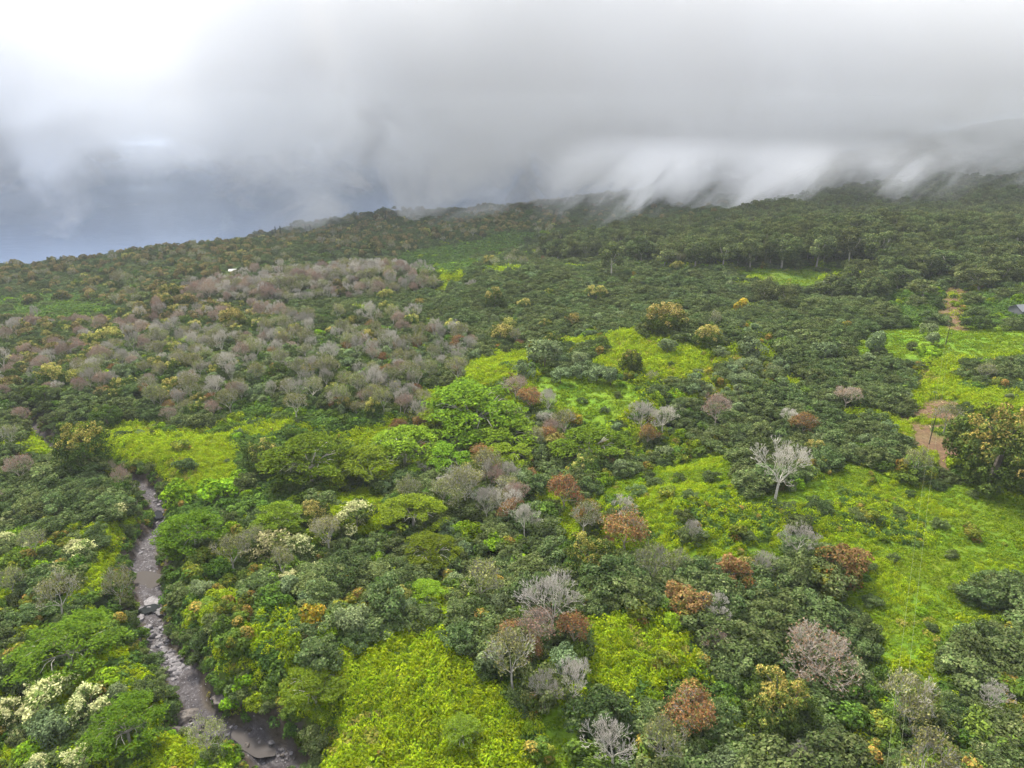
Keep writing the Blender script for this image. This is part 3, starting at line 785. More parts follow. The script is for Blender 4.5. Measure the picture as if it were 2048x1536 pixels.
for s in range(2):                                                     # full-grown mango: many small leaf rosettes
    L = Leaves(210 + s); R, H = 6.0, 9.5
    c, rad = lobes(L.r, R, H, 300, z0=0.14, lr=0.098)
    def mc(i, c=c, s=s, L=L):
        hgt = (c[i][2] / H) + 0.16 * L.r.normal() + .12 * math.sin(c[i][0] * .7 + s)
        if hgt > .78: return [(0.46, 0.38, 0.10), (0.32, 0.27, 0.06), (0.12, 0.16, 0.03)]
        if hgt > .60: return [(0.22, 0.23, 0.05), (0.12, 0.16, 0.03), (0.075, 0.12, 0.024)]
        return [(0.048, 0.082, 0.018), (0.068, 0.110, 0.022), (0.10, 0.15, 0.03)]
    leaf_puffs(L, c, rad, 62, 0.25, mc, [.36, .34, .3], flat=0.9, cut=.75)
    proto('mango_tree', tubes_mesh('trunk', trunk_only(210 + s, H, .45, M_BARK), M_BARK), L.mesh('crown', M_LEAF), R, H)
for s in range(3):                                                     # mango in brown-red flush, as on the far slope
    L = Leaves(220 + s); R, H = 5.6, 8.4
    c, rad = lobes(L.r, R, H, 30, z0=0.22, lr=0.26)
    def mc(i, c=c, L=L):
        return [(0.22, 0.175, 0.07), (0.28, 0.22, 0.085), (0.12, 0.13, 0.035)] if c[i][2] / H + .2 * L.r.normal() > .66 else [(0.062, 0.088, 0.022), (0.048, 0.07, 0.02), (0.11, 0.12, 0.03)]
    leaf_puffs(L, c, rad, 110, 0.60, mc, [.36, .34, .3], flat=0.85)
    proto('bronze_mango_tree', tubes_mesh('trunk', trunk_only(220 + s, H, .4, M_BARK), M_BARK), L.mesh('crown', M_LEAF), R, H)

def twiggy(species, seed, H, R, bark, leafcols=None, weights=None, nleaf=0, lsize=0.3, **kw):
    seg, ends = branches(seed, H, R, **kw)
    tr = tubes_mesh('trunk', seg, bark)
    cr = None
    if nleaf:
        L = Leaves(seed)
        E = np.array([list(e) for e in ends])
        P = np.repeat(E, nleaf, 0) + L.r.normal(size=(len(E) * nleaf, 3)) * np.array([.42, .42, .34])
        patch = vnoise(P[:, 0] + seed, P[:, 1] * .8 + P[:, 2], 2.2, seed)
        keep = L.r.uniform(-1.2, 1.2, len(P)) < patch + 0.35
        P = P[keep]
        nrm = P - np.array([0, 0, H * .45]); nrm /= np.linalg.norm(nrm, axis=1, keepdims=True)
        L.add(P, nrm, lsize, mixcol(L.r, len(P), leafcols, weights))
        cr = L.mesh('crown', M_LEAF)
    proto(species, tr, cr, R, H)

for s in range(5):
    twiggy('leafless_tree', 300 + s, 10.5, 5.6, M_PALE, levels=7, forks=5, split=3, tip=0.020, spread=.62, up=.25, trunk=[.34, .28, .4, .3, .36][s], r0=.27)
for s in range(3):
    twiggy('pinkish_twiggy_tree', 310 + s, 9.5, 5.6, M_PINK, [(0.30, 0.20, 0.15), (0.25, 0.14, 0.09)], [.5, .5], 1, .24, levels=7, forks=5, split=3, tip=0.024, spread=.7, up=.2, trunk=.26)
for s in range(3):
    twiggy('thinly_leafed_tree', 320 + s, 9.5, 4.8, M_PALE, [(0.20, 0.22, 0.07), (0.27, 0.27, 0.10), (0.15, 0.17, 0.05)], [.4, .3, .3], 3, .32, levels=6, forks=5, split=3, tip=.03, spread=.7, up=.25, trunk=.34)
for s in range(3):
    twiggy('rust_leaved_tree', 330 + s, 8.5, 4.6, M_PINK, [(0.28, 0.14, 0.055), (0.20, 0.10, 0.045), (0.30, 0.20, 0.07), (0.13, 0.15, 0.04)], [.34, .28, .2, .18], 8, .28, levels=6, forks=5, split=3, tip=.03, spread=.75, up=.2, trunk=.24)
for s in range(2):
    L = Leaves(345 + s); R, H = 5.2, 8.2                                # rust top over green underside
    c, rad = lobes(L.r, R, H, 40, z0=0.22, lr=0.23)
    def mc(i, c=c, L=L):
        q = c[i][2] / H + .16 * L.r.normal()
        if q > .52: return [(0.25, 0.155, 0.060), (0.19, 0.115, 0.045), (0.18, 0.165, 0.045)]
        return [(0.15, 0.14, 0.03), (0.10, 0.11, 0.025), (0.26, 0.14, 0.04)]
    leaf_puffs(L, c, rad, 120, 0.42, mc, [.4, .35, .25], flat=0.9, cut=.75)
    proto('rust_topped_tree', tubes_mesh('trunk', trunk_only(345 + s, H, .36, M_BARK), M_BARK), L.mesh('crown', M_LEAF), R, H)

for s in range(4):                                                     # albizia: flat leaf layers on wide spreading limbs
    L = Leaves(360 + s); R, H = 9.0, 11.0
    r = L.r
    pads = []
    for k in range(72):
        q = math.sqrt(r.uniform(0, 1)); a = r.uniform(0, 6.28)
        x_, y_ = q * R * math.cos(a), q * R * math.sin(a) * .92
        z_ = H * (0.97 - 0.34 * q ** 2.2) - (r.uniform(.8, 3.4) if r.uniform() < .45 else r.uniform(0, .8))
        pads.append((x_, y_, z_, r.uniform(1.3, 2.5)))
    for (x_, y_, z_, pr) in pads:
        n = int(120 * (pr / 1.9) ** 2)
        rr_ = pr * np.sqrt(r.uniform(0, 1, n)); aa = r.uniform(0, 6.28, n)
        stretch = 1 + .35 * np.cos(2 * aa + x_)
        P = np.stack([x_ + rr_ * np.cos(aa) * stretch, y_ + rr_ * np.sin(aa) * stretch, z_ - 0.10 * rr_ ** 2 + r.normal(0, .10, n)], 1)
        cc = mixcol(r, n, [(0.160, 0.260, 0.018), (0.200, 0.300, 0.022), (0.105, 0.190, 0.016)], [.45, .3, .25]) * r.uniform(.82, 1.12) * ([.84, .82, .9] if s % 2 == 0 else [.66, .62, .75])
        L.add(P, np.tile([0, 0, 1.0], (n, 1)), 0.44, cc, wobble=0.35, aspect=2.0)
    seg = []
    rr2 = random.Random(s)
    top = Vector((0, 0, H * .36)); seg.append((Vector((0, 0, -.6)), top, .42, .34))
    for k in range(7):
        a = k * .9 + rr2.uniform(-.3, .3); e1 = top + Vector((math.cos(a) * R * .32, math.sin(a) * R * .32, H * .22)); seg.append((top, e1, .2, .13))
        for j in (-.45, .1, .5):
            e2 = e1 + Vector((math.cos(a + j) * R * .34, math.sin(a + j) * R * .30, H * .10)); seg.append((e1, e2, .11, .06))
            e3 = e2 + Vector((math.cos(a + j * 1.6) * R * .2, math.sin(a + j * 1.6) * R * .15, -H * .05)); seg.append((e2, e3, .06, .03))
    proto('albizia_tree', tubes_mesh('trunk', seg, M_PALE), L.mesh('crown', M_LEAF), R, H)

for s in range(3):                                                     # eucalyptus: tall bare trunks, clumped olive crown
    L = Leaves(380 + s); R, H = 5.5, 15.0
    c, rad = lobes(L.r, R * 1.12, H * .70, 34, z0=0.18, lr=0.27); c[:, 2] += H * .30
    leaf_puffs(L, c, rad, 150, 0.50, [(0.080, 0.105, 0.034), (0.105, 0.130, 0.045), (0.055, 0.078, 0.026), (0.135, 0.150, 0.055)], [.35, .25, .25, .15], flat=0.75, cut=.8, lobe_jit=.22)
    seg, ends = branches(380 + s, H * .80, R * .7, levels=3, forks=4, trunk=.42, split=2, tip=.06, r0=.34, spread=.4, up=.5)
    proto('eucalyptus_tree', tubes_mesh('trunk', seg, M_PALE), L.mesh('crown', M_LEAF), R, H)

for s in range(3):                                                     # small tree under pale cream blossom
    L = Leaves(400 + s); R, H = 3.6, 5.0
    c, rad = lobes(L.r, R, H, 20, z0=0.35, lr=0.26)
    leaf_puffs(L, c - [0, 0, .4], rad, 70, 0.40, [(0.10, 0.15, 0.035), (0.15, 0.19, 0.05)], [.5, .5])
    for i in range(len(c)):
        if L.r.uniform() < .22: continue
        for k in range(9):
            d = unit(L.r, 1, 1.0)[0]; o_ = c[i] + d * rad[i] * np.array([1, 1, .75])
            n = 12; P = o_ + L.r.normal(size=(n, 3)) * [.26, .26, .13]
            L.add(P, np.tile([0, 0, 1.0], (n, 1)), .28, mixcol(L.r, n, [(0.56, 0.54, 0.27), (0.46, 0.47, 0.21), (0.36, 0.40, 0.16)], [.4, .4, .2]))
    proto('cream_blossom_tree', tubes_mesh('trunk', trunk_only(400 + s, H, .15, M_BARK, reach=1.6), M_BARK), L.mesh('crown', M_LEAF), R, H)

L = Leaves(420)                                                        # columnar Norfolk pine
for k in range(26):
    z_ = 2 + k * .72; rr_ = 2.5 * (1 - k / 27) + .3
    for j in range(6):
        a = j * 1.047 + k * .5; n = 16
        t = L.r.uniform(.1, 1, n)
        P = np.stack([math.cos(a) * rr_ * t, math.sin(a) * rr_ * t, z_ + .3 * t * rr_ * .3], 1) + L.r.normal(0, .1, (n, 3))
        L.add(P, np.tile([0, 0, 1.0], (n, 1)), .5, mixcol(L.r, n, [(0.028, 0.045, 0.028), (0.04, 0.06, 0.035)]))
proto('norfolk_pine', tubes_mesh('trunk', [(Vector((0, 0, -1)), Vector((0, 0, 21)), .3, .06)], M_BARK), L.mesh('crown', M_LEAF), 2.8, 21)
L = Leaves(421)                                                        # coconut palm
for j in range(16):
    a = j * 2.4; el = L.r.uniform(.1, .9); n = 34; t = np.linspace(.05, 1, n)
    hor = 3.4 * t * math.cos(el * .7); ver = 12 + 3.0 * t * el - 2.6 * t * t
    P = np.stack([math.cos(a) * hor, math.sin(a) * hor, ver], 1) + L.r.normal(0, .14, (n, 3))
    L.add(P, np.tile([0, 0, 1.0], (n, 1)), .6, mixcol(L.r, n, [(0.05, 0.08, 0.025), (0.08, 0.10, 0.03)]), aspect=3)
proto('coconut_palm', tubes_mesh('trunk', [(Vector((0, 0, -1)), Vector((.4, 0, 6)), .22, .17), (Vector((.4, 0, 6)), Vector((0, 0, 12)), .17, .14)], M_BARK), L.mesh('crown', M_LEAF), 3.4, 13)

# ground-cover clumps
def clump(species, seed, R, H, n, size, cols, weights):
    L = Leaves(seed); r = L.r
    d = unit(r, n, 0.5); d[:, 2] = np.abs(d[:, 2])
    k = r.uniform(.8, 1.05, (n, 1)) * (1 + .22 * np.sin(3 * np.arctan2(d[:, 1], d[:, 0]) + seed))[:, None]
    P = d * k * np.array([R, R, H])
    L.add(P, d + [0, 0, .3], size, mixcol(r, n, cols, weights, .12), wobble=.4)
    proto(species, None, L.mesh(species, M_GRASS), R, H)
for s in range(4):
    clump('vine_clump', 500 + s, 1.0, 1.2, 210, 0.23, [(0.235, 0.330, 0.011), (0.31, 0.375, 0.014), (0.165, 0.255, 0.012), (0.37, 0.35, 0.025)], [.42, .26, .28, .04])
for s in range(3):
    clump('fern_clump', 510 + s, 1.2, 0.9, 120, 0.36, [(0.078, 0.138, 0.028), (0.105, 0.175, 0.032), (0.055, 0.100, 0.024)], [.4, .3, .3])
for s in range(3):
    clump('grass_clump', 520 + s, 1.0, 0.38, 90, 0.26, [(0.135, 0.215, 0.010), (0.185, 0.255, 0.012), (0.095, 0.165, 0.010)], [.4, .35, .25])  # greens lowered so the field carries cloud shade in its colour
for s in range(3):
    clump('dry_clump', 530 + s, 1.1, 0.6, 90, 0.32, [(0.30, 0.29, 0.045), (0.24, 0.21, 0.06), (0.19, 0.25, 0.03)], [.4, .25, .35])
# ------------------------------------------------------------------ planting
rng = np.random.default_rng(77)
TAKEN = []                                                             # (x, y, radius) of the trees placed by hand
COUNT = {}
GREEN_PARTS = {}
def put(species, x, y, scale, label, group=None, variant=None, name=None, cat='tree', rot=None, parts=True, sink=0.15, tilt=0.04, zs=1.0):
    """one plant: an Empty (or a mesh when it has only a crown) with its trunk and crown below it"""
    vs = PROTO[species]
    v = variant if variant is not None else int(rng.integers(len(vs)))
    trunk, crown, R, H = vs[v % len(vs)]
    z = float(height(np.array([x]), np.array([y]))[0]) - sink
    name = name or species
    rz = rot if rot is not None else float(rng.uniform(0, 6.28))
    if trunk is not None and crown is not None:
        o = bpy.data.objects.new(name, None); o.empty_display_size = 1
        for nm, me in (('trunk', trunk), ('crown', crown)):
            c = bpy.data.objects.new(nm, me); COL.objects.link(c); c.parent = o
    else:
        o = bpy.data.objects.new(name, crown if crown is not None else trunk)
    COL.objects.link(o)
    o.location = (x, y, z)
    o.rotation_euler = (float(rng.normal(0, tilt)), float(rng.normal(0, tilt)), rz)
    s = scale
    o.scale = (s * float(rng.uniform(.93, 1.07)), s * float(rng.uniform(.93, 1.07)), s * zs * float(rng.uniform(.9, 1.1)))
    tag(o, label, cat, group)
    COUNT[species] = COUNT.get(species, 0) + 1
    return o

def place_heroes(rows):
    """rows: (species, px, py, width, label, category, variant, tallness); px, py is the middle of the crown in the photograph, width its width there"""
    px, py, w = (np.array([q[k] for q in rows], float) for k in (1, 2, 3))
    R = np.array([PROTO[q[0]][q[6] % len(PROTO[q[0]])][2] for q in rows]); H = np.array([PROTO[q[0]][q[6] % len(PROTO[q[0]])][3] for q in rows])
    zs = np.array([q[7] for q in rows], float)
    big = np.array([{'albizia_tree': 1.32, 'norfolk_pine': 1.0, 'coconut_palm': 1.0, 'mango_tree': 1.2, 'bronze_mango_tree': 1.1, 'eucalyptus_tree': 1.15, 'leafless_tree': 1.2, 'pinkish_twiggy_tree': 1.2, 'cream_blossom_tree': 1.5, 'rust_leaved_tree': 1.2}.get(q[0], 1.15) for q in rows])
    x, y = at_pixel(px, py, 4.0)
    for _ in range(2):
        dep = to_pixel(x, y, height(x, y))[2]
        s = 0.5 * w * dep / FPX / R * big
        x, y = at_pixel(px, py, 0.6 * H * s * zs)
    for _ in range(200):                                               # nothing grows on the sea: step back ashore
        wet = coast_signed(x, y) < 6
        if not wet.any(): break
        x = np.where(wet, x * .985, x); y = np.where(wet, y * .985, y)
    s = 0.5 * w * to_pixel(x, y, height(x, y))[2] / FPX / R * big
    for k, q in enumerate(rows):
        TAKEN.append((float(x[k]), float(y[k]), float(R[k] * s[k] * .75)))
        put(q[0], float(x[k]), float(y[k]), float(s[k]), q[4], None, q[6], cat=q[5], zs=q[7])
HEROES = [
 # --- albizia: bright flat-layered crowns
 ('albizia_tree', 945, 812, 150, 'broadest bright green flat-topped tree, at the back of the umbrella cluster below the lime ridge', 0),
 ('albizia_tree', 905, 822, 90, 'left flank of the bright green umbrella cluster, a flat-topped tree under the lime ridge', 2),
 ('albizia_tree', 1003, 862, 100, 'tall bright green tree whose leaf layers step down in front of the umbrella cluster', 2),
 ('albizia_tree', 1012, 905, 80, 'lowest bright green layered tree of the cluster, just above the dark red-brown bush', 0),
 ('albizia_tree', 808, 893, 118, 'wide flat green umbrella tree left of the dark red-brown bush', 2),
 ('albizia_tree', 735, 925, 105, 'darker green umbrella tree standing left of the wide flat one', 1),
 ('albizia_tree', 897, 912, 74, 'small bright umbrella tree beside the dark red-brown bush', 0),
 ('albizia_tree', 1180, 888, 108, 'umbrella tree with pale forked limbs showing, right of the layered cluster', 3),
 ('albizia_tree', 618, 918, 125, 'dull olive flat umbrella tree spreading over the fern slope', 3),
 ('albizia_tree', 825, 1022, 88, 'fresh green umbrella tree left of the mixed leafless grove', 0),
 ('albizia_tree', 862, 1100, 88, 'round deep green umbrella tree below the mixed leafless grove', 3),
 ('albizia_tree', 848, 1185, 62, 'slim light green umbrella tree with bare stem above the front lime hill', 2),
 ('albizia_tree', 130, 1285, 130, 'wide dark green umbrella tree left of the rocky stream bed', 3),
 ('albizia_tree', 385, 1058, 100, 'dark green umbrella tree leaning over the upper stream bed', 1),
 ('albizia_tree', 628, 1372, 85, 'deep green umbrella tree on the left edge of the front lime hill', 3),
 ('albizia_tree', 250, 1450, 112, 'dense green umbrella tree left of the dark stream hollow', 3),
 ('albizia_tree', 925, 1462, 66, 'feathery green umbrella tree low on the front lime hill', 1),
 ('albizia_tree', 555, 1035, 90, 'green umbrella tree on the fern slope above the cream blossom', 1),
 # --- mango, golden flush
 ('mango_tree', 2005, 872, 180, 'huge dark mango tree with gold tips at the frame edge beside the dirt clearing', 4),
 ('mango_tree', 160, 885, 108, 'big dark mango with ochre top between two lime patches on the left', 5),
 ('mango_tree', 520, 908, 74, 'round mango with golden cap above the fern slope', 1),
 ('mango_tree', 1175, 1112, 112, 'big domed mango with yellow tips below the rust trees, middle of the slope', 4),
 ('mango_tree', 1562, 1402, 140, 'big mango with gold-green dome near the bottom edge', 5),
 ('mango_tree', 1420, 668, 56, 'mango with golden right side above the upper lime patch', 2),
 ('mango_tree', 1340, 628, 84, 'widest golden mango in the grey-green band', 2),
 ('mango_tree', 1003, 664, 52, 'golden mango, lower one of a touching pair above the lime ridge', 2),
 ('mango_tree', 1022, 648, 34, 'small golden mango touching a larger one above the lime ridge', 2),
 ('mango_tree', 903, 652, 40, 'mango with a dull gold top behind the pale grove', 0),
 ('mango_tree', 1192, 584, 42, 'solitary round mango with gold crown far up the grey-green band', 2),
 ('mango_tree', 979, 521, 28, 'small round mango alone at the edge of the far fern slope', 2),
 ('mango_tree', 774, 588, 36, 'upper one of two round mangos below the long leafless belt', 2),
 ('mango_tree', 772, 617, 36, 'lower one of two round mangos below the long leafless belt', 0),
 ('mango_tree', 842, 604, 28, 'small mango right of the two round ones below the leafless belt', 2),
 ('mango_tree', 826, 633, 34, 'green mango with thin gold top, left of the pale grove edge', 1),
 ('mango_tree', 990, 596, 48, 'wide green mango with ochre top in the grey-green band', 0),
 ('mango_tree', 1048, 612, 32, 'little mango beside a red-brown bush in the grey-green band', 0),
 ('mango_tree', 1099, 582, 24, 'smallest round mango of the upper grey-green band', 1),
 ('mango_tree', 1108, 684, 50, 'tall mango with gold face above the brown-grey domed shrub', 1),
 ('mango_tree', 1147, 641, 40, 'mango with pale gold crown left of the widest golden mango', 2),
 ('mango_tree', 1093, 647, 36, 'dull green mango right of the touching golden pair', 1),
 ('mango_tree', 1265, 718, 48, 'mango with gold tips inside the upper lime patch', 1),
 ('mango_tree', 1200, 684, 38, 'green round mango at the left end of the upper lime patch', 3),
 ('mango_tree', 1355, 531, 30, 'small gold-topped mango at the foot of the tall gum belt', 2),
 ('mango_tree', 98, 748, 62, 'large mango with gold top on the dark left slope', 2),
 ('mango_tree', 142, 752, 44, 'mango right of the largest gold-topped one on the dark left slope', 2),
 ('mango_tree', 222, 668, 56, 'wide ochre mango on the upper left slope', 2),
 ('mango_tree', 182, 682, 42, 'ochre mango left of the wide one on the upper left slope', 0),
 ('mango_tree', 186, 702, 42, 'mango with orange crown below the ochre pair on the left slope', 2),
 ('mango_tree', 344, 772, 44, 'golden mango among pinkish twiggy trees, left grove', 2),
 ('mango_tree', 383, 722, 42, 'gold-capped mango at the top of the left grove', 2),
 ('mango_tree', 348, 698, 46, 'broad green-gold mango above the left grove', 0),
 ('mango_tree', 312, 727, 40, 'green mango with yellow rim inside the left grove', 0),
 ('mango_tree', 468, 636, 52, 'broad ochre mango below the left end of the leafless belt', 2),
 ('mango_tree', 340, 583, 38, 'ochre mango near the left tip of the leafless belt', 2),
 ('mango_tree', 325, 602, 42, 'wide golden mango on the open left slope', 2),
 ('mango_tree', 210, 828, 60, 'green domed mango just above the left lime patches', 3),
 ('bronze_mango_tree', 120, 591, 34, 'round bronze mango standing alone in the green hollow, far left', 0),
 ('bronze_mango_tree', 181, 594, 36, 'round bronze mango right of the solitary one in the green hollow', 1),
 ('bronze_mango_tree', 62, 597, 40, 'dark bronze mango left of the green hollow', 2),
 ('bronze_mango_tree', 786, 508, 20, 'bronze mango at the left rim of the far fern slope', 0),
 # --- rust
 ('rust_topped_tree', 1690, 1118, 98, 'big dome tree with rust-orange crown beside the open field', 0),
 ('rust_topped_tree', 1376, 1192, 84, 'brown-orange round tree left of the dark thicket', 1),
 ('rust_topped_tree', 1468, 1150, 84, 'yellow-green round tree with orange cap beside a pale leafless one', 0),
 ('rust_leaved_tree', 1178, 1026, 54, 'brightest rust-orange ball-shaped tree, middle of the slope', 0),
 ('rust_leaved_tree', 1130, 985, 64, 'salmon-rust tree behind the brightest rust ball', 1),
 ('rust_leaved_tree', 1252, 1055, 84, 'wide pinkish rust tree right of the brightest rust ball', 2),
 ('rust_leaved_tree', 966, 908, 56, 'dark red-brown bush-like tree at the foot of the umbrella cluster', 0),
 ('rust_leaved_tree', 1296, 868, 44, 'rust-brown tree below the pair of grey leafless crowns', 1),
 ('rust_leaved_tree', 1390, 1420, 105, 'large reddish-brown tree near the bottom edge', 2),
 ('rust_leaved_tree', 1150, 1258, 76, 'rust-tinged tree right below the big grey leafless crown', 1),
 ('rust_leaved_tree', 1065, 1292, 48, 'small orange-brown tree in front of the big grey leafless crown', 0),
 ('rust_leaved_tree', 1525, 1168, 26, 'narrow red-rust sapling under the pale leafless tree', 2),
 ('rust_leaved_tree', 545, 752, 22, 'tiny red-orange tree in the left grove', 0),
 ('rust_leaved_tree', 1032, 1008, 40, 'orange-pink tree in the mixed leafless grove', 1),
 ('rust_leaved_tree', 1216, 1082, 30, 'small dark-red tree left below the wide pinkish rust tree', 2),
 ('rust_leaved_tree', 1095, 870, 46, 'salmon tree right of the stepped umbrella trees', 1),
 ('rust_leaved_tree', 1060, 790, 50, 'pink-orange feathery tree on the lime ridge crest', 2),
 ('rust_leaved_tree', 797, 850, 34, 'salmon bush-like tree behind the wide flat umbrella tree', 0),
 ('rust_leaved_tree', 918, 685, 40, 'rust-capped tree at the right end of the left grove', 1),
 ('rust_leaved_tree', 1607, 845, 50, 'orange-topped small tree beside a pale twiggy one, right slope', 2),
 ('rust_leaved_tree', 355, 790, 30, 'reddish tree at the lower edge of the left grove', 1),
 ('rust_leaved_tree', 418, 797, 28, 'orange-brown tree at the lower edge of the left grove', 0),
 # --- leafless
 ('leafless_tree', 1562, 925, 112, 'tall leafless silver tree standing at the edge of the open field', 0, 1.15),
 ('pinkish_twiggy_tree', 1640, 1303, 140, 'largest pinkish twiggy tree, dense round crown in front of the dark thicket', 0),
 ('leafless_tree', 1105, 1200, 125, 'big grey leafless crown in the dark wood, middle front', 1),
 ('pinkish_twiggy_tree', 1080, 1255, 85, 'pink-grey twiggy tree in front of the big grey leafless crown', 1),
 ('leafless_tree', 1092, 1372, 72, 'left one of two leafless trees with white stems over the grass gully', 2, 1.35),
 ('leafless_tree', 1150, 1366, 84, 'right one of two leafless trees with white stems over the grass gully', 3, 1.35),
 ('leafless_tree', 1232, 1482, 112, 'bleached leafless tree nearest the bottom edge', 4, 1.15),
 ('leafless_tree', 1284, 826, 68, 'left grey leafless crown of the pair right of the meadow', 1),
 ('leafless_tree', 1327, 832, 62, 'right grey leafless crown of the pair right of the meadow', 2),
 ('pinkish_twiggy_tree', 1435, 818, 58, 'pale brown twiggy tree with bare stem, right of the grey pair', 2, 1.2),
 ('leafless_tree', 1386, 1060, 46, 'small grey leafless tree alone in the lime field left part', 3),
 ('leafless_tree', 1243, 1012, 58, 'whitish leafless tree behind the wide pinkish rust tree', 4),
 ('leafless_tree', 1068, 1040, 38, 'slender pale leafless tree at the right end of the mixed grove', 0, 1.3),
 ('leafless_tree', 975, 1005, 60, 'tall grey leafless tree in the middle of the mixed grove', 1, 1.2),
 ('thinly_leafed_tree', 915, 990, 54, 'pale thin-leaved tree at the left of the mixed grove', 0, 1.2),
 ('thinly_leafed_tree', 1015, 975, 50, 'grey-yellow thin-leaved tree at the back of the mixed grove', 1),
 ('thinly_leafed_tree', 940, 960, 60, 'greyish thin-leaved tree behind the mixed grove', 2),
 ('leafless_tree', 1092, 838, 40, 'thin grey leafless tree at the left edge of the meadow', 2),
 ('pinkish_twiggy_tree', 1032, 770, 56, 'pale pink twiggy tree on the lime ridge above the umbrella cluster', 0),
 ('leafless_tree', 992, 928, 34, 'little grey leafless tree right of the dark red-brown bush', 3),
 ('leafless_tree', 838, 940, 38, 'small white leafless tree below the wide flat umbrella tree', 4),
 ('leafless_tree', 1600, 1080, 72, 'grey leafless tree behind the rust-orange dome', 0),
 ('leafless_tree', 1528, 1130, 50, 'pale leafless tree between the orange-capped tree and the rust dome', 1, 1.25),
 ('leafless_tree', 1425, 1212, 66, 'crooked pale leafless tree in front of the brown-orange round tree', 2),
 ('pinkish_twiggy_tree', 1432, 1278, 62, 'dark twiggy tree left of the dark thicket', 1),
 ('leafless_tree', 1605, 1508, 62, 'white leafless tree cut by the bottom edge', 3),
 ('leafless_tree', 1580, 832, 46, 'white twiggy tree on the right slope below the grey-green band', 4),
 ('pinkish_twiggy_tree', 1695, 788, 54, 'pink-brown twiggy tree alone in the grey-green band', 2),
 ('leafless_tree', 590, 782, 50, 'white leafless tree at the front of the left grove', 0, 1.2),
 ('thinly_leafed_tree', 458, 800, 40, 'cream-stemmed yellowish tree at the front of the left grove', 0, 1.4),
 ('thinly_leafed_tree', 590, 812, 44, 'olive-brown tree below the white leafless one, left grove', 1, 1.2),
 ('thinly_leafed_tree', 912, 735, 44, 'pale stemmed tree at the right front of the left grove', 2, 1.4),
 ('leafless_tree', 790, 782, 34, 'slim grey leafless tree at the lower right of the left grove', 1, 1.5),
 ('leafless_tree', 944, 570, 24, 'small pinkish leafless tree right of the long leafless belt', 2),
 ('leafless_tree', 1985, 1392, 76, 'twisted white dead tree in the right bottom bushes', 4),
 ('thinly_leafed_tree', 860, 830, 44, 'whitish feathery tree between the umbrella trees and the lime slope', 1),
 ('leafless_tree', 430, 765, 48, 'grey leafless tree behind the cream-stemmed one, left grove', 3),
 # --- cream blossom
 ('cream_blossom_tree', 543, 1092, 66, 'brightest cream blossom tree, left one of the pair above the olive bushes', 0),
 ('cream_blossom_tree', 592, 1094, 56, 'cream blossom tree, right one of the pair above the olive bushes', 1),
 ('cream_blossom_tree', 580, 1160, 42, 'cream blossom tree below the bright pair', 2),
 ('cream_blossom_tree', 620, 1146, 38, 'pale blossom tree at the edge of the dark wood', 0),
 ('cream_blossom_tree', 535, 1166, 24, 'smallest cream blossom tree under the bright pair', 1),
 ('cream_blossom_tree', 160, 1096, 38, 'cream blossom tree left of the mud pool', 0),
 ('cream_blossom_tree', 112, 1138, 38, 'cream blossom tree in the left bushes below the mud pool', 2),
 ('cream_blossom_tree', 228, 1026, 36, 'cream blossom tree by the upper stream bend', 1),
 ('cream_blossom_tree', 8, 1080, 34, 'cream blossom tree cut by the left frame edge', 2),
 ('cream_blossom_tree', 86, 1388, 74, 'largest cream blossom tree in the lower left corner bushes', 0),
 ('cream_blossom_tree', 176, 1408, 62, 'cream blossom tree right of the largest one, lower left', 1),
 ('cream_blossom_tree', 218, 1416, 30, 'little blossom tree touching the left side of the dense umbrella tree', 2),
 ('cream_blossom_tree', 26, 1425, 50, 'dim cream blossom tree near the left edge, lower left', 1),
 ('cream_blossom_tree', 165, 1516, 54, 'cream blossom tree at the very bottom, lower left', 0),
 ('cream_blossom_tree', 188, 1470, 30, 'small cream blossom tree above the bottom one, lower left', 2),
 ('cream_blossom_tree', 36, 1468, 26, 'small blossom tree left of the small cream one, lower left', 0),
 ('cream_blossom_tree', 1968, 1498, 30, 'single cream blossom tree in the right bottom bushes', 1),
 ('cream_blossom_tree', 712, 1030, 58, 'greyish blossom tree on the lime slope left of the fresh umbrella tree', 2),
 ('cream_blossom_tree', 70, 1530, 40, 'blossom tree cut by the bottom edge, lower left', 2),
 # --- silvery, bright and golden ones
 ('silvery_tree', 1050, 736, 44, 'silvery green tree at the left end of the meadow top'),
 ('silvery_tree', 1122, 746, 40, 'silvery tree on the meadow, left one of two side by side'),
 ('silvery_tree', 1160, 738, 36, 'silvery tree on the meadow, right one of two side by side'),
 ('silvery_tree', 1195, 744, 42, 'dull silvery tree behind the middle of the meadow'),
 ('silvery_tree', 1222, 752, 38, 'rightmost silvery tree at the back of the meadow'),
 ('silvery_tree', 930, 692, 40, 'grey-green feathery tree above the lime ridge left end'),
 ('silvery_tree', 1335, 690, 40, 'silvery tree inside the upper lime patch'),
 ('silvery_tree', 1500, 690, 52, 'silvery domed tree right of the upper lime patch'),
 ('silvery_tree', 1650, 700, 44, 'pale olive tree at the left end of the right lime strip'),
 ('silvery_tree', 1755, 688, 50, 'grey-olive tree within the right lime strip'),
 ('bright_green_shrub', 945, 1058, 46, 'vivid green round tree in the gap of the mixed grove'),
 ('bright_green_shrub', 990, 1076, 52, 'vivid green tree right of the first round one below the mixed grove'),
 ('bright_green_shrub', 1036, 1080, 30, 'small vivid green tree below the slender pale leafless tree'),
 ('bright_green_shrub', 462, 1392, 44, 'vivid green bush right of the stream foot, left one of three'),
 ('bright_green_shrub', 492, 1362, 46, 'vivid green bush right of the stream foot, back one of three'),
 ('bright_green_shrub', 512, 1398, 42, 'vivid green bush right of the stream foot, right one of three'),
 ('bright_green_shrub', 425, 975, 70, 'lime green bush on the left lime hill'),
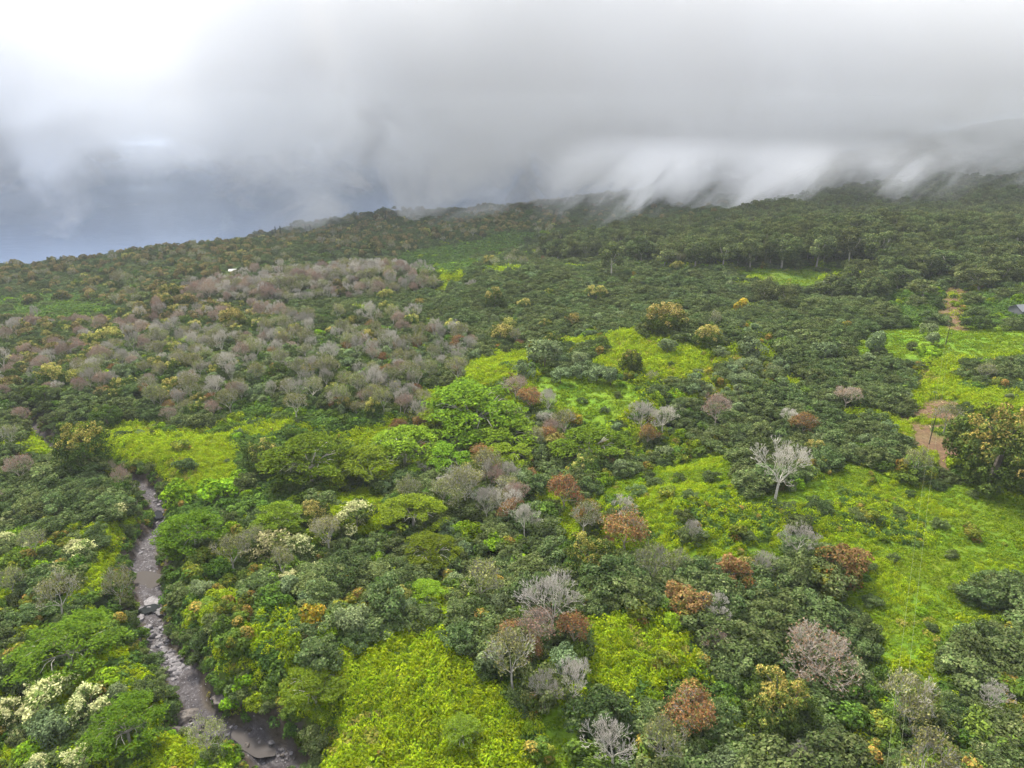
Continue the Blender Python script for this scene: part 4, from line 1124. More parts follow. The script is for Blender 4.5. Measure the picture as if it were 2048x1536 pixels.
 ('bright_green_shrub', 360, 985, 60, 'lime green bush above the upper stream bend'),
 ('bright_green_shrub', 1862, 700, 40, 'fresh green bush beside the dirt clearings'),
 ('golden_shrub', 640, 1228, 58, 'yellow-green dome bush in the dark wood left of the front lime hill'),
 ('golden_shrub', 620, 1252, 38, 'orange-gold bush below the yellow-green dome'),
 ('golden_shrub', 940, 1308, 18, 'tiny yellow bush at the right side of the front lime hill'),
 ('golden_shrub', 970, 1340, 17, 'second tiny yellow bush lower on the front lime hill edge'),
 ('golden_shrub', 681, 1478, 15, 'tiny orange-yellow bush near the bottom of the front lime hill'),
 ('golden_shrub', 337, 537, 16, 'bright yellow tree among bronze ones near the coast'),
 ('golden_shrub', 1488, 612, 38, 'yellow-green bush in front of the gum stand'),
 ('golden_shrub', 1140, 838, 44, 'yellow-topped bush left of the meadow'),
 ('golden_shrub', 480, 1130, 26, 'yellow bush between stream and cream blossom'),
 ('silvery_tree', 1090, 705, 70, 'brown-grey domed shrub above the meadow top'),
 # --- gums
 ('eucalyptus_tree', 1225, 515, 48, 'olive-yellow gum tree, lightest of the tall belt', 0),
 ('eucalyptus_tree', 1395, 500, 50, 'tall gum at the left end of the lawn', 1, 0.85),
 ('eucalyptus_tree', 1450, 502, 46, 'gum with white stems at the left corner of the lawn', 2, 0.85),
 ('eucalyptus_tree', 1505, 498, 48, 'gum behind the left part of the lawn', 0, 0.85),
 ('eucalyptus_tree', 1570, 492, 56, 'broad gum with leaning white stems behind the middle of the lawn', 1, 0.85),
 ('eucalyptus_tree', 1640, 490, 60, 'gum with splayed stems behind the middle of the lawn', 2, 0.85),
 ('eucalyptus_tree', 1705, 488, 56, 'gum behind the right part of the lawn', 0, 0.85),
 ('eucalyptus_tree', 1760, 492, 54, 'gum at the right end of the lawn', 1, 0.85),
 ('eucalyptus_tree', 1330, 505, 46, 'gum left of the lawn in the tall belt', 2, 0.85),
 ('eucalyptus_tree', 1285, 500, 44, 'gum right of the lightest one in the tall belt', 0, 0.85),
 ('eucalyptus_tree', 1530, 588, 40, 'left gum of the stand in front of the lawn, grey stems bare', 1, .85),
 ('eucalyptus_tree', 1575, 592, 40, 'second gum of the stand in front of the lawn', 2, .85),
 ('eucalyptus_tree', 1668, 572, 70, 'broadest gum in front of the lawn', 0, 0.46),
 ('eucalyptus_tree', 1725, 575, 66, 'dark gum right of the broadest one in front of the lawn', 1, 0.46),
 ('eucalyptus_tree', 1800, 548, 74, 'large gum at the right end of the lawn front', 2, 0.46),
 ('eucalyptus_tree', 1850, 575, 60, 'gum left of the upper dirt clearing', 0, 0.46),
 ('eucalyptus_tree', 1885, 520, 80, 'massive gum behind the upper dirt clearing', 1, 0.46),
 ('eucalyptus_tree', 1965, 555, 70, 'gum right of the upper dirt clearing', 2, 0.46),
 ('eucalyptus_tree', 2015, 530, 80, 'dark gum at the right frame edge above the dirt clearing', 0, 0.46),
] + [('norfolk_pine', a, b_, w_, 'dark Norfolk pine on the coast skyline, ' + t_, q, z_) for a, b_, w_, t_, q, z_ in [
 (545, 467, 6, 'left one of the tight trio', 0, 1.0), (552, 464, 6, 'tallest of the tight trio', 0, 1.2), (560, 466, 7, 'right one of the tight trio', 0, 1.1),
 (611, 456, 5, 'left one of the pair right of the trio', 0, 1.0), (622, 457, 5, 'right one of the pair right of the trio', 0, 1.0),
 (771, 432, 5, 'thin one in the mist', 0, 1.3), (793, 432, 6, 'thick one in the mist', 0, 1.0), (281, 510, 4, 'small one between two palms', 0, .8), (968, 414, 4, 'faint one at the cloud edge', 0, 1.0)]
] + [('coconut_palm', a, b_, 8, 'coconut palm on the coast skyline, ' + t_) for a, b_, t_ in [
 (130, 524, 'leftmost of all'), (264, 513, 'left of the small pine'), (293, 511, 'just right of the small pine'), (302, 509, 'rightmost of the left palms'), (100, 534, 'low above the left shore'), (598, 463, 'between the pine groups')]]
CATS = {'albizia_tree': 'tree', 'bright_green_shrub': 'bush', 'golden_shrub': 'bush'}
ROWS = [(h[0], h[1], h[2], h[3], h[4], CATS.get(h[0], 'tree'), (h[5] if len(h) > 5 else k % 5), (h[6] if len(h) > 6 else 1.0)) for k, h in enumerate(HEROES)]

# dark bushes scattered over the open field
for k, (px, py, w, lab) in enumerate([
    (1735, 1028, 40, 'dark round bush in the upper middle of the open field'), (1640, 1008, 46, 'dark bush below the tall silver tree'),
    (1600, 1040, 60, 'low grey-green bush left of the upper field bush'), (1330, 982, 38, 'dark bush at the left end of the field'),
    (1300, 952, 30, 'brown-green bush at the top left corner of the field'), (1865, 1252, 26, 'small dark bush alone on the lower field'),
    (2035, 1265, 66, 'dark round bush at the right edge of the lower field'), (1790, 1115, 24, 'little bush right of the rust-orange dome'),
    (1738, 1132, 34, 'dark bush touching the right side of the rust-orange dome'), (1640, 1160, 70, 'very dark bush in front of the rust-orange dome'),
    (1990, 1272, 38, 'dark bush below the right field thicket'), (1380, 985, 30, 'small olive bush in the left field'),
    (1480, 1065, 40, 'olive bush between field and leafless sapling'), (1820, 985, 22, 'tiny bush near the top of the field'),
    (1880, 1045, 30, 'low bush on the right part of the field'), (1950, 1060, 40, 'grey bush near the right frame edge, upper field'),
    (1420, 950, 36, 'knotty olive bush at the top edge of the field'), (1210, 818, 20, 'dark bush on the meadow slope'),
    (1225, 1205, 30, 'small olive tree left of the knoll'), (1165, 800, 20, 'small bush at the left of the meadow'),
    (1236, 788, 18, 'round bush at the right of the meadow'), (890, 745, 18, 'dark bush on the lime ridge'),
    (1760, 700, 30, 'dark bush in the right lime strip'), (1825, 690, 24, 'small dark bush near the pole'),
    (360, 890, 40, 'grey-green bush on the left lime hill'), (300, 870, 24, 'small dark bush at the top of the left lime hill'),
    (370, 925, 44, 'darkish bush in the middle of the left lime hill'), (270, 925, 34, 'brown-green bush at the left of the left lime hill'),
    (885, 1268, 30, 'grey bush on the right flank of the front lime hill'), (830, 1240, 26, 'dark bush on top of the front lime hill'),
    (1335, 1320, 44, 'olive bush on the right side of the knoll'), (1200, 1100, 36, 'bush beside the big domed mango'),
    (1800, 1030, 30, 'spreading bush in the field right of the upper bush')]):
    ROWS.append(('evergreen_tree' if k % 3 else 'olive_shrub', px, py, w, lab, 'bush', k % 3, .85))
place_heroes(ROWS)

# ------------------------------------------------------------------ the thickets
MIX = {
 'default':     [('mango_tree', .012), ('rust_leaved_tree', .006), ('evergreen_tree', .60), ('green_shrub', .12), ('olive_shrub', .12), ('silvery_tree', .05), ('bright_green_shrub', .08), ('thinly_leafed_tree', .02)],
 'island':      [('evergreen_tree', 1.0)],
 'light_patch': [('bright_green_shrub', .16), ('green_shrub', .14), ('olive_shrub', .16), ('evergreen_tree', .08), ('silvery_tree', .06), ('thinly_leafed_tree', .02), ('golden_shrub', .01)],
 'field_rough': [('bright_green_shrub', .22), ('green_shrub', .14), ('olive_shrub', .16), ('evergreen_tree', .05)],
 'field':       [('bright_green_shrub', .05), ('evergreen_tree', .018), ('olive_shrub', .045), ('green_shrub', .02)],
 'lime':        [('bright_green_shrub', .025), ('olive_shrub', .02), ('evergreen_tree', .012), ('silvery_tree', .012)],
 'meadow':      [('silvery_tree', .012), ('evergreen_tree', .01)],
 'dry':         [('olive_shrub', .22), ('silvery_tree', .22), ('evergreen_tree', .2), ('golden_shrub', .02)],
 'fernland':    [('green_shrub', .20), ('bright_green_shrub', .07), ('evergreen_tree', .05)],
 'bank':        [('olive_shrub', .3), ('green_shrub', .35), ('evergreen_tree', .3)],
 'lawn': [], 'dirt': [],
 'grove':       [('leafless_tree', .28), ('pinkish_twiggy_tree', .14), ('thinly_leafed_tree', .17), ('silvery_tree', .10), ('evergreen_tree', .28), ('bronze_mango_tree', .02)],
 'mixed_grove': [('leafless_tree', .085), ('pinkish_twiggy_tree', .035), ('thinly_leafed_tree', .10), ('evergreen_tree', .30), ('bright_green_shrub', .03), ('silvery_tree', .17), ('green_shrub', .16), ('bright_green_shrub', .03), ('rust_leaved_tree', .04), ('mango_tree', .06), ('golden_shrub', .02)],
 'gumwood':     [('eucalyptus_tree', .60), ('evergreen_tree', .45)],
 'far_slope':   [('evergreen_tree', .85), ('green_shrub', .1), ('bronze_mango_tree', .06), ('eucalyptus_tree', .03)],
 'bronze_belt': [('bronze_mango_tree', .17), ('mango_tree', .03), ('evergreen_tree', .48), ('green_shrub', .20), ('thinly_leafed_tree', .03)],
 'green_slope': [('green_shrub', .35), ('evergreen_tree', .45), ('bronze_mango_tree', .12), ('silvery_tree', .08)],
 'mango_slope': [('bronze_mango_tree', .10), ('mango_tree', .12), ('evergreen_tree', .50), ('green_shrub', .14), ('leafless_tree', .05), ('pinkish_twiggy_tree', .07), ('cream_blossom_tree', .03)],
 'dark_slope':  [('evergreen_tree', .88), ('green_shrub', .10), ('pinkish_twiggy_tree', .03)],
 'left_bush':   [('evergreen_tree', .30), ('green_shrub', .26), ('olive_shrub', .24), ('bright_green_shrub', .12), ('cream_blossom_tree', .035), ('thinly_leafed_tree', .02)],
 'mid_bush':    [('olive_shrub', .36), ('green_shrub', .26), ('bright_green_shrub', .18), ('evergreen_tree', .10), ('golden_shrub', .02), ('thinly_leafed_tree', .05)],
 'right_bush':  [('green_shrub', .46), ('olive_shrub', .26), ('evergreen_tree', .22), ('golden_shrub', .02), ('thinly_leafed_tree', .02)],
 'openmix':     [('evergreen_tree', .60), ('silvery_tree', .12), ('olive_shrub', .14), ('green_shrub', .08), ('bright_green_shrub', .05)],
 'band':        [('evergreen_tree', .86), ('silvery_tree', .05), ('green_shrub', .06), ('olive_shrub', .04), ('mango_tree', .008)],
}
SIZE = {'evergreen_tree': (.62, 1.35), 'green_shrub': (.55, 1.15), 'bright_green_shrub': (.5, 1.2), 'olive_shrub': (.55, 1.15), 'golden_shrub': (.4, .9), 'silvery_tree': (.6, 1.1),
        'leafless_tree': (.55, .85), 'pinkish_twiggy_tree': (.55, .9), 'thinly_leafed_tree': (.6, .95), 'rust_leaved_tree': (.5, .8), 'mango_tree': (.6, .95), 'bronze_mango_tree': (.6, 1.0),
        'eucalyptus_tree': (.8, 1.25), 'cream_blossom_tree': (.5, 1.0), 'vine_clump': (.7, 1.3), 'fern_clump': (.8, 1.5), 'grass_clump': (.7, 1.2), 'dry_clump': (.7, 1.2)}
CROWD = {'leafless_tree': 1.0, 'eucalyptus_tree': 1.0, 'mango_tree': 1.0}
def jitter_grid(cell, y0, y1, seed):
    r = np.random.default_rng(seed)
    W = 0.86 * y1 + 60
    xs, ys = np.meshgrid(np.arange(-W, W, cell), np.arange(y0, y1, cell))
    xs = xs.ravel() + r.uniform(-.46, .46, xs.size) * cell; ys = ys.ravel() + r.uniform(-.46, .46, ys.size) * cell
    z = height(xs, ys)
    px, py, dep = to_pixel(xs, ys, z)
    ok = (px > -170) & (px < 2218) & (py < 1760) & (py > 150) & (coast_signed(xs, ys) > 4)
    return xs[ok], ys[ok], r
TX = np.array([t[0] for t in TAKEN]); TY = np.array([t[1] for t in TAKEN]); TR = np.array([t[2] for t in TAKEN])
def free(x, y, k=1.0):
    ok = np.ones(len(x), bool)
    for a, b_, c in zip(TX, TY, TR):
        ok &= (x - a) ** 2 + (y - b_) ** 2 > (c * k) ** 2
    return ok
PLANTS = {}
for cell, y0, y1, grow, seed in ((3.5, 55, 260, 1.0, 11), (4.7, 260, 560, 1.2, 12), (7.0, 560, 1050, 1.45, 13), (12.0, 1050, 3300, 2.0, 14)):
    x, y, r = jitter_grid(cell, y0, y1, seed)
    reg = region_of(x, y, 2.0)
    u = r.uniform(0, 1, len(x))
    patch = 0.5 + 0.5 * vnoise(x, y, 22, 31)
    for i, nm in enumerate(REG_NAMES):
        acc = 0.0
        mix = MIX[nm]
        uu = u
        for sp, wgt in mix:
            m = (reg == i) & (uu >= acc) & (uu < acc + wgt)
            acc += wgt
            if not m.any(): continue
            if sp in ('bronze_mango_tree', 'mango_tree', 'leafless_tree', 'pinkish_twiggy_tree', 'eucalyptus_tree'):
                big = {'bronze_mango_tree': 5.6, 'mango_tree': 6, 'leafless_tree': 5, 'pinkish_twiggy_tree': 5, 'eucalyptus_tree': 5.5}[sp]
                keep = r.uniform(0, 1, m.sum()) < min(1.0, (cell / (big * .8 * grow)) ** 1)
                idx = np.where(m)[0][keep]
            else:
                idx = np.where(m)[0]
            lo, hi = SIZE[sp]
            g_ = grow if sp in ('evergreen_tree', 'green_shrub', 'olive_shrub', 'silvery_tree', 'bright_green_shrub') else 1 + (grow - 1) * .35
            sc = r.uniform(lo, hi, len(idx)) * g_
            if nm == 'island': sc *= 1.1
            if nm in ('field', 'lime', 'field_rough'): sc *= .5
            PLANTS.setdefault(sp, []).append(np.stack([x[idx], y[idx], sc, np.full(len(idx), i)], 1))
            if sp in ('leafless_tree', 'pinkish_twiggy_tree', 'thinly_leafed_tree', 'eucalyptus_tree', 'rust_leaved_tree'):      # undergrowth below open crowns
                under = 'green_shrub' if nm == 'mixed_grove' else 'evergreen_tree'
                PLANTS.setdefault(under, []).append(np.stack([x[idx] + 1.5, y[idx] - 1.5, np.full(len(idx), .62 * grow), np.full(len(idx), i)], 1))
OPEN_REG = [REG_NAMES.index(q) for q in ('field', 'field_rough', 'meadow', 'lime', 'dirt', 'lawn')]
for sp in PLANTS:
    P = np.concatenate(PLANTS[sp])
    top = PROTO[sp][0][3] * P[:, 2] * .85                              # low growth where a tall tree would hide an open patch behind it
    hides = np.isin(region_of(P[:, 0], P[:, 1], top, 0.0), OPEN_REG) | np.isin(region_of(P[:, 0], P[:, 1], top * .5, 0.0), OPEN_REG)
    hides &= ~np.isin(P[:, 3].astype(int), OPEN_REG)
    P[hides, 2] *= .55 if sp in ('evergreen_tree', 'green_shrub', 'olive_shrub', 'bright_green_shrub', 'silvery_tree') else .75
    if sp == 'eucalyptus_tree': P = P[~hides]
    small = sp in ('evergreen_tree', 'green_shrub', 'olive_shrub', 'bright_green_shrub')
    d, hw, _ = stream_dist(P[:, 0], P[:, 1])
    ed = d - hw; P[(ed < 5.0) & small, 2] *= .6
    P = P[free(P[:, 0], P[:, 1], 0.8 if small else 1.0) & ((ed > 3.6) | ((ed > .7) & small))]
    PLANTS[sp] = P
# low green growth under the hand-placed open crowns and round their feet
extra = []
for a, b_, c in TAKEN:
    for k in range(int(2 + c * .9)):
        t, q = rng.uniform(0, 6.28), rng.uniform(.2, 1.0)
        extra.append((a + math.cos(t) * c * q, b_ + math.sin(t) * c * q, rng.uniform(.4, .65), 0))
extra = np.array(extra)
rx = region_of(extra[:, 0], extra[:, 1])
openland = np.isin(rx, [REG_NAMES.index(q) for q in ('field', 'meadow', 'lime', 'dirt', 'bank')])
extra[:, 3] = rx
PLANTS['evergreen_tree'] = np.concatenate([PLANTS['evergreen_tree'], extra[~openland]])
COVER = {}
for cell, y0, y1, grow, seed in ((1.15, 55, 210, 1.0, 21), (1.9, 210, 430, 1.6, 22), (3.6, 430, 900, 3.0, 23)):
    x, y, r = jitter_grid(cell, y0, y1, seed)
    reg = region_of(x, y, 0.0)
    pn = vnoise(x, y, 9, 41) + .6 * vnoise(x, y, 3.2, 42)
    u = r.uniform(0, 1, len(x))
    def lay(sp, m, g=1.0):
        lo, hi = SIZE[sp]
        if m.any(): COVER.setdefault(sp, []).append(np.stack([x[m], y[m], r.uniform(lo, hi, m.sum()) * grow * g, reg[m]], 1))
    R_ = lambda *names: np.isin(reg, [REG_NAMES.index(q) for q in names])
    lime = R_('lime')
    lay('vine_clump', lime & ((pn > -.55) | (u < .35)))
    lay('dry_clump', lime & (pn <= -.55) & (u >= .35))
    fld = R_('field')
    lay('grass_clump', fld & (pn <= .25) & (u < .85)); lay('vine_clump', fld & (pn > .25) & (u < .85), .8); lay('vine_clump', R_('light_patch', 'field_rough') & (u < .5), 1.1); lay('fern_clump', R_('light_patch', 'field_rough') & (u > .75), 1.0); lay('dry_clump', fld & (pn < -.9) & (u > .85))
    lay('grass_clump', R_('meadow') & (u < .6)); lay('grass_clump', R_('lawn') & (u < .75), .7); lay('dry_clump', R_('lawn') & (u > .93), .6)
    lay('dry_clump', R_('dry') & (u < .5)); lay('vine_clump', R_('dry') & (u >= .5) & (u < .8))
    lay('fern_clump', R_('fernland') & (u < .95), 1.15)
    bush = R_('left_bush', 'mid_bush', 'right_bush')
    if y0 < 200:
        lay('fern_clump', bush & (u < .25)); lay('vine_clump', bush & (u > .93), 1.1)
        lay('fern_clump', R_('default', 'openmix') & (u < .12), 1.2)
        d, hw, _ = stream_dist(x, y)
        lay('fern_clump', R_('bank') & (d > hw + 1.2) & (u < .6), .8)
        lay('dry_clump', R_('bank') & (d > hw + 1.0) & (u > .8), .7)

# ------------------------------------------------------------------ single plants and masses
def joined(trunk, crown, name):
    if trunk is None: return crown
    if crown is None: return trunk
    nt_, nc_ = len(trunk.vertices), len(crown.vertices)
    co = np.empty((nt_ + nc_) * 3, np.float32); a = np.empty(nt_ * 3, np.float32); c = np.empty(nc_ * 3, np.float32)
    trunk.vertices.foreach_get('co', a); crown.vertices.foreach_get('co', c); co[:nt_ * 3] = a; co[nt_ * 3:] = c
    def loops(me):
        v = np.empty(len(me.loops), np.int32); me.loops.foreach_get('vertex_index', v)
        s = np.empty(len(me.polygons), np.int32); me.polygons.foreach_get('loop_start', s)
        t = np.empty(len(me.polygons), np.int32); me.polygons.foreach_get('loop_total', t)
        return v, s, t
    v1, s1, t1 = loops(trunk); v2, s2, t2 = loops(crown)
    me = bpy.data.meshes.new(name)
    me.vertices.add(nt_ + nc_); me.vertices.foreach_set('co', co)
    me.loops.add(len(v1) + len(v2)); me.loops.foreach_set('vertex_index', np.concatenate([v1, v2 + nt_]))
    me.polygons.add(len(s1) + len(s2)); me.polygons.foreach_set('loop_start', np.concatenate([s1, s2 + len(v1)])); me.polygons.foreach_set('loop_total', np.concatenate([t1, t2]))
    me.materials.append(trunk.materials[0]); me.materials.append(crown.materials[0])
    me.polygons.foreach_set('material_index', np.concatenate([np.zeros(len(s1), np.int32), np.ones(len(s2), np.int32)]))
    cols = np.empty(nc_ * 4, np.float32); crown.color_attributes['tint'].data.foreach_get('color', cols)
    at = me.color_attributes.new('tint', 'FLOAT_COLOR', 'POINT')
    at.data.foreach_set('color', np.concatenate([np.zeros(nt_ * 4, np.float32), cols]))
    me.update(calc_edges=True)
    return me
JOINED = {}
def joined_of(sp, v):
    if (sp, v) not in JOINED:
        JOINED[(sp, v)] = joined(PROTO[sp][v][0], PROTO[sp][v][1], sp)
    return JOINED[(sp, v)]

ZF = {'evergreen_tree': .74, 'leafless_tree': 1.45, 'pinkish_twiggy_tree': 1.4, 'thinly_leafed_tree': 1.4, 'bronze_mango_tree': 1.1, 'green_shrub': .85}
ORD = ['leftmost', 'second from left,', 'third from left,', 'fourth from left,', 'fifth from left,', 'sixth from left,', 'seventh from left,', 'eighth from left,', 'ninth from left,', 'tenth from left,', 'eleventh from left,', 'twelfth from left,']
LANDMARKS = [(300, 1010, 'the upper stream pool'), (298, 1160, 'the mud pool in the stream bed'), (330, 1320, 'the boulder run of the stream bed'), (390, 1450, 'the dark stream hollow'),
 (820, 1340, 'the front lime hill'), (1285, 1290, 'the lime knoll'), (1690, 1110, 'the rust-orange dome tree'), (1565, 930, 'the tall silver leafless tree'), (1640, 1300, 'the largest pinkish twiggy tree'),
 (1180, 1110, 'the big domed mango'), (1105, 1200, 'the big grey leafless crown'), (1120, 1390, 'the two white-stemmed leafless trees'), (1232, 1480, 'the bleached leafless tree by the bottom edge'), (1562, 1402, 'the big gold-green mango near the bottom'),
 (960, 830, 'the bright umbrella cluster'), (1220, 800, 'the meadow'), (1600, 545, 'the mown lawn'), (1910, 610, 'the upper dirt clearing'), (1880, 860, 'the lower dirt clearing'), (2000, 870, 'the huge mango at the frame edge'),
 (1890, 675, 'the field with the utility pole'), (560, 1100, 'the bright cream blossom pair'), (330, 920, 'the left lime hill'), (160, 885, 'the ochre-topped mango on the left'), (1300, 690, 'the upper lime patch'),
 (620, 575, 'the long leafless belt'), (620, 740, 'the left grove'), (100, 750, 'the gold-topped mango on the dark left slope'), (900, 515, 'the far fern slope'), (90, 1390, 'the largest cream blossom tree'),
 (555, 465, 'the dark pines on the coast edge'), (120, 600, 'the green hollow far left'), (1000, 660, 'the touching golden mango pair'), (1340, 628, 'the widest golden mango'), (960, 1000, 'the mixed leafless grove'),
 (1800, 1080, 'the open field'), (1950, 1400, 'the twisted white dead tree'), (130, 1285, 'the wide dark umbrella tree by the stream'), (640, 1225, 'the yellow-green dome bush'), (1180, 885, 'the umbrella tree with pale limbs'),
 (1650, 760, 'the small pink-brown twiggy tree'), (1500, 820, 'the pale brown twiggy tree with bare stem'), (620, 920, 'the dull olive umbrella tree'), (1700, 490, 'the gums behind the lawn'), (1700, 1460, 'the orange-flecked bushes at the bottom'),
 (300, 550, 'the yellow tree near the coast'), (760, 460, 'the coast edge'), (1900, 460, 'the gum wood'), (1850, 380, 'the cloud-shaded far slope'),
 (1225, 515, 'the lightest olive gum'), (1395, 500, 'the gum left of the lawn'), (1530, 590, 'the bare-stemmed gum stand'), (1800, 550, 'the large gum by the lawn'), (2015, 520, 'the dark gum at the right edge'),
 (1720, 420, 'the clearing mist on the ridge'), (1500, 430, 'the thickest cloud shreds'), (466, 545, 'the tiny white cottage'), (180, 594, 'the bronze pair in the hollow'), (62, 560, 'the far left shore'),
 (470, 636, 'the broad ochre mango'), (222, 668, 'the wide ochre mango'), (780, 590, 'the two stacked round mangos'), (430, 740, 'the middle of the left grove'), (860, 700, 'the right end of the left grove'),
 (280, 740, 'the left end of the left grove'), (750, 565, 'the right end of the leafless belt'), (1192, 584, 'the solitary gold-crowned mango'), (620, 480, 'the skyline above the green slope'), (1000, 430, 'the mist-covered shoulder')]
LMP = np.array([(a, b_) for a, b_, _ in LANDMARKS], float)
DESC = {'evergreen_tree': ('grey-green dense low tree', 'tree', 'evergreen_tree'), 'green_shrub': ('mid-green leafy shrub', 'shrub', 'green_shrub'), 'bright_green_shrub': ('bright lime-green shrub', 'shrub', 'bright_green_shrub'),
        'olive_shrub': ('olive and yellowish mottled shrub', 'shrub', 'olive_shrub'), 'golden_shrub': ('golden-yellow small shrub', 'shrub', 'golden_shrub'), 'silvery_tree': ('silvery green feathery tree', 'tree', 'silvery_tree'),
        'leafless_tree': ('grey leafless tree', 'tree', 'leafless_tree'), 'pinkish_twiggy_tree': ('pinkish bare twiggy tree', 'tree', 'pinkish_twiggy_tree'), 'thinly_leafed_tree': ('thin-leaved pale-stemmed tree', 'tree', 'thinly_leafed_tree'),
        'rust_leaved_tree': ('rust-leaved small tree', 'tree', 'rust_leaved_tree'), 'mango_tree': ('domed mango with golden tips', 'tree', 'mango_tree'), 'bronze_mango_tree': ('bronze-topped round mango', 'tree', 'bronze_mango_tree'),
        'eucalyptus_tree': ('tall olive gum tree', 'tree', 'eucalyptus_tree'), 'cream_blossom_tree': ('cream-blossomed small tree', 'tree', 'cream_blossom_tree')}
MASS = {'evergreen_tree': 'evergreen_thicket', 'green_shrub': 'green_undergrowth', 'bright_green_shrub': 'lime_undergrowth', 'olive_shrub': 'olive_undergrowth', 'golden_shrub': 'golden_undergrowth', 'silvery_tree': 'silvery_woods',
        'leafless_tree': 'leafless_woods', 'pinkish_twiggy_tree': 'twiggy_woods', 'thinly_leafed_tree': 'thin_woods', 'rust_leaved_tree': 'rust_woods', 'mango_tree': 'mango_woods', 'bronze_mango_tree': 'bronze_mango_woods',
        'eucalyptus_tree': 'eucalyptus_woods', 'cream_blossom_tree': 'cream_blossom_woods', 'vine_clump': 'vine_ground_cover', 'fern_clump': 'fern_ground_cover', 'grass_clump': 'field_grass', 'dry_clump': 'dry_ground_cover'}
def place_label(px, py):
    q = np.hypot((LMP[:, 0] - px), (LMP[:, 1] - py) * 1.5)
    i = int(q.argmin()); dx, dy = px - LMP[i, 0], (py - LMP[i, 1]) * 1.5
    side = ('right of' if dx > 0 else 'left of') if abs(dx) > abs(dy) else ('in front of' if dy > 0 else 'behind')
    far = 'close ' if q[i] < 45 else ('' if q[i] < 120 else 'well ')
    return f'{far}{side} {LANDMARKS[i][2]}'

def mass(sp, P):
    """all remaining plants of a kind as one object; the plants themselves are instances of real meshes"""
    nv = 4 if sp == 'mango_tree' else len(PROTO[sp])
    r = np.random.default_rng(len(P))
    me = bpy.data.meshes.new(MASS[sp])
    z = height(P[:, 0], P[:, 1]) - 0.12
    me.vertices.add(len(P)); me.vertices.foreach_set('co', np.stack([P[:, 0], P[:, 1], z], 1).astype(np.float32).ravel())
    a = me.attributes.new('turn', 'FLOAT_VECTOR', 'POINT'); rot = r.normal(0, .06, (len(P), 3)); rot[:, 2] = r.uniform(0, 6.28, len(P)); a.data.foreach_set('vector', rot.astype(np.float32).ravel())
    S3 = P[:, 2:3] * r.uniform(.88, 1.12, (len(P), 3)); S3[:, :2] *= r.uniform(.78, 1.28, (len(P), 2)); S3[:, 2] *= ZF.get(sp, 1.0)
    a = me.attributes.new('size', 'FLOAT_VECTOR', 'POINT'); a.data.foreach_set('vector', S3.astype(np.float32).ravel())
    a = me.attributes.new('pick', 'INT', 'POINT'); a.data.foreach_set('value', r.integers(0, nv, len(P)).astype(np.int32))
    o = bpy.data.objects.new(MASS[sp], me); COL.objects.link(o)
    ng = bpy.data.node_groups.new(MASS[sp], 'GeometryNodeTree')
    ng.interface.new_socket('Geometry', in_out='INPUT', socket_type='NodeSocketGeometry'); ng.interface.new_socket('Geometry', in_out='OUTPUT', socket_type='NodeSocketGeometry')
    n, l = ng.nodes, ng.links
    gi, go = n.new('NodeGroupInput'), n.new('NodeGroupOutput')
    iop = n.new('GeometryNodeInstanceOnPoints'); iop.inputs['Pick Instance'].default_value = True
    m2p = n.new('GeometryNodeMeshToPoints')
    l.new(gi.outputs[0], m2p.inputs[0]); l.new(m2p.outputs[0], iop.inputs['Points'])
    jn = n.new('GeometryNodeJoinGeometry')
    for v in reversed(range(nv)):
        src = bpy.data.objects.new(sp + '_mesh', joined_of(sp, v))
        oi = n.new('GeometryNodeObjectInfo'); oi.inputs['Object'].default_value = src; oi.inputs['As Instance'].default_value = True
        l.new(oi.outputs['Geometry'], jn.inputs[0])
    l.new(jn.outputs[0], iop.inputs['Instance'])
    for nm, ty, sock in (('turn', 'FLOAT_VECTOR', 'Rotation'), ('size', 'FLOAT_VECTOR', 'Scale'), ('pick', 'INT', 'Instance Index')):
        na_ = n.new('GeometryNodeInputNamedAttribute'); na_.data_type = ty; na_.inputs['Name'].default_value = nm
        l.new(na_.outputs[0], iop.inputs[sock])
    l.new(iop.outputs[0], go.inputs[0])
    md = o.modifiers.new('plants', 'NODES'); md.node_group = ng
    tag(o, kind='stuff')
    return o

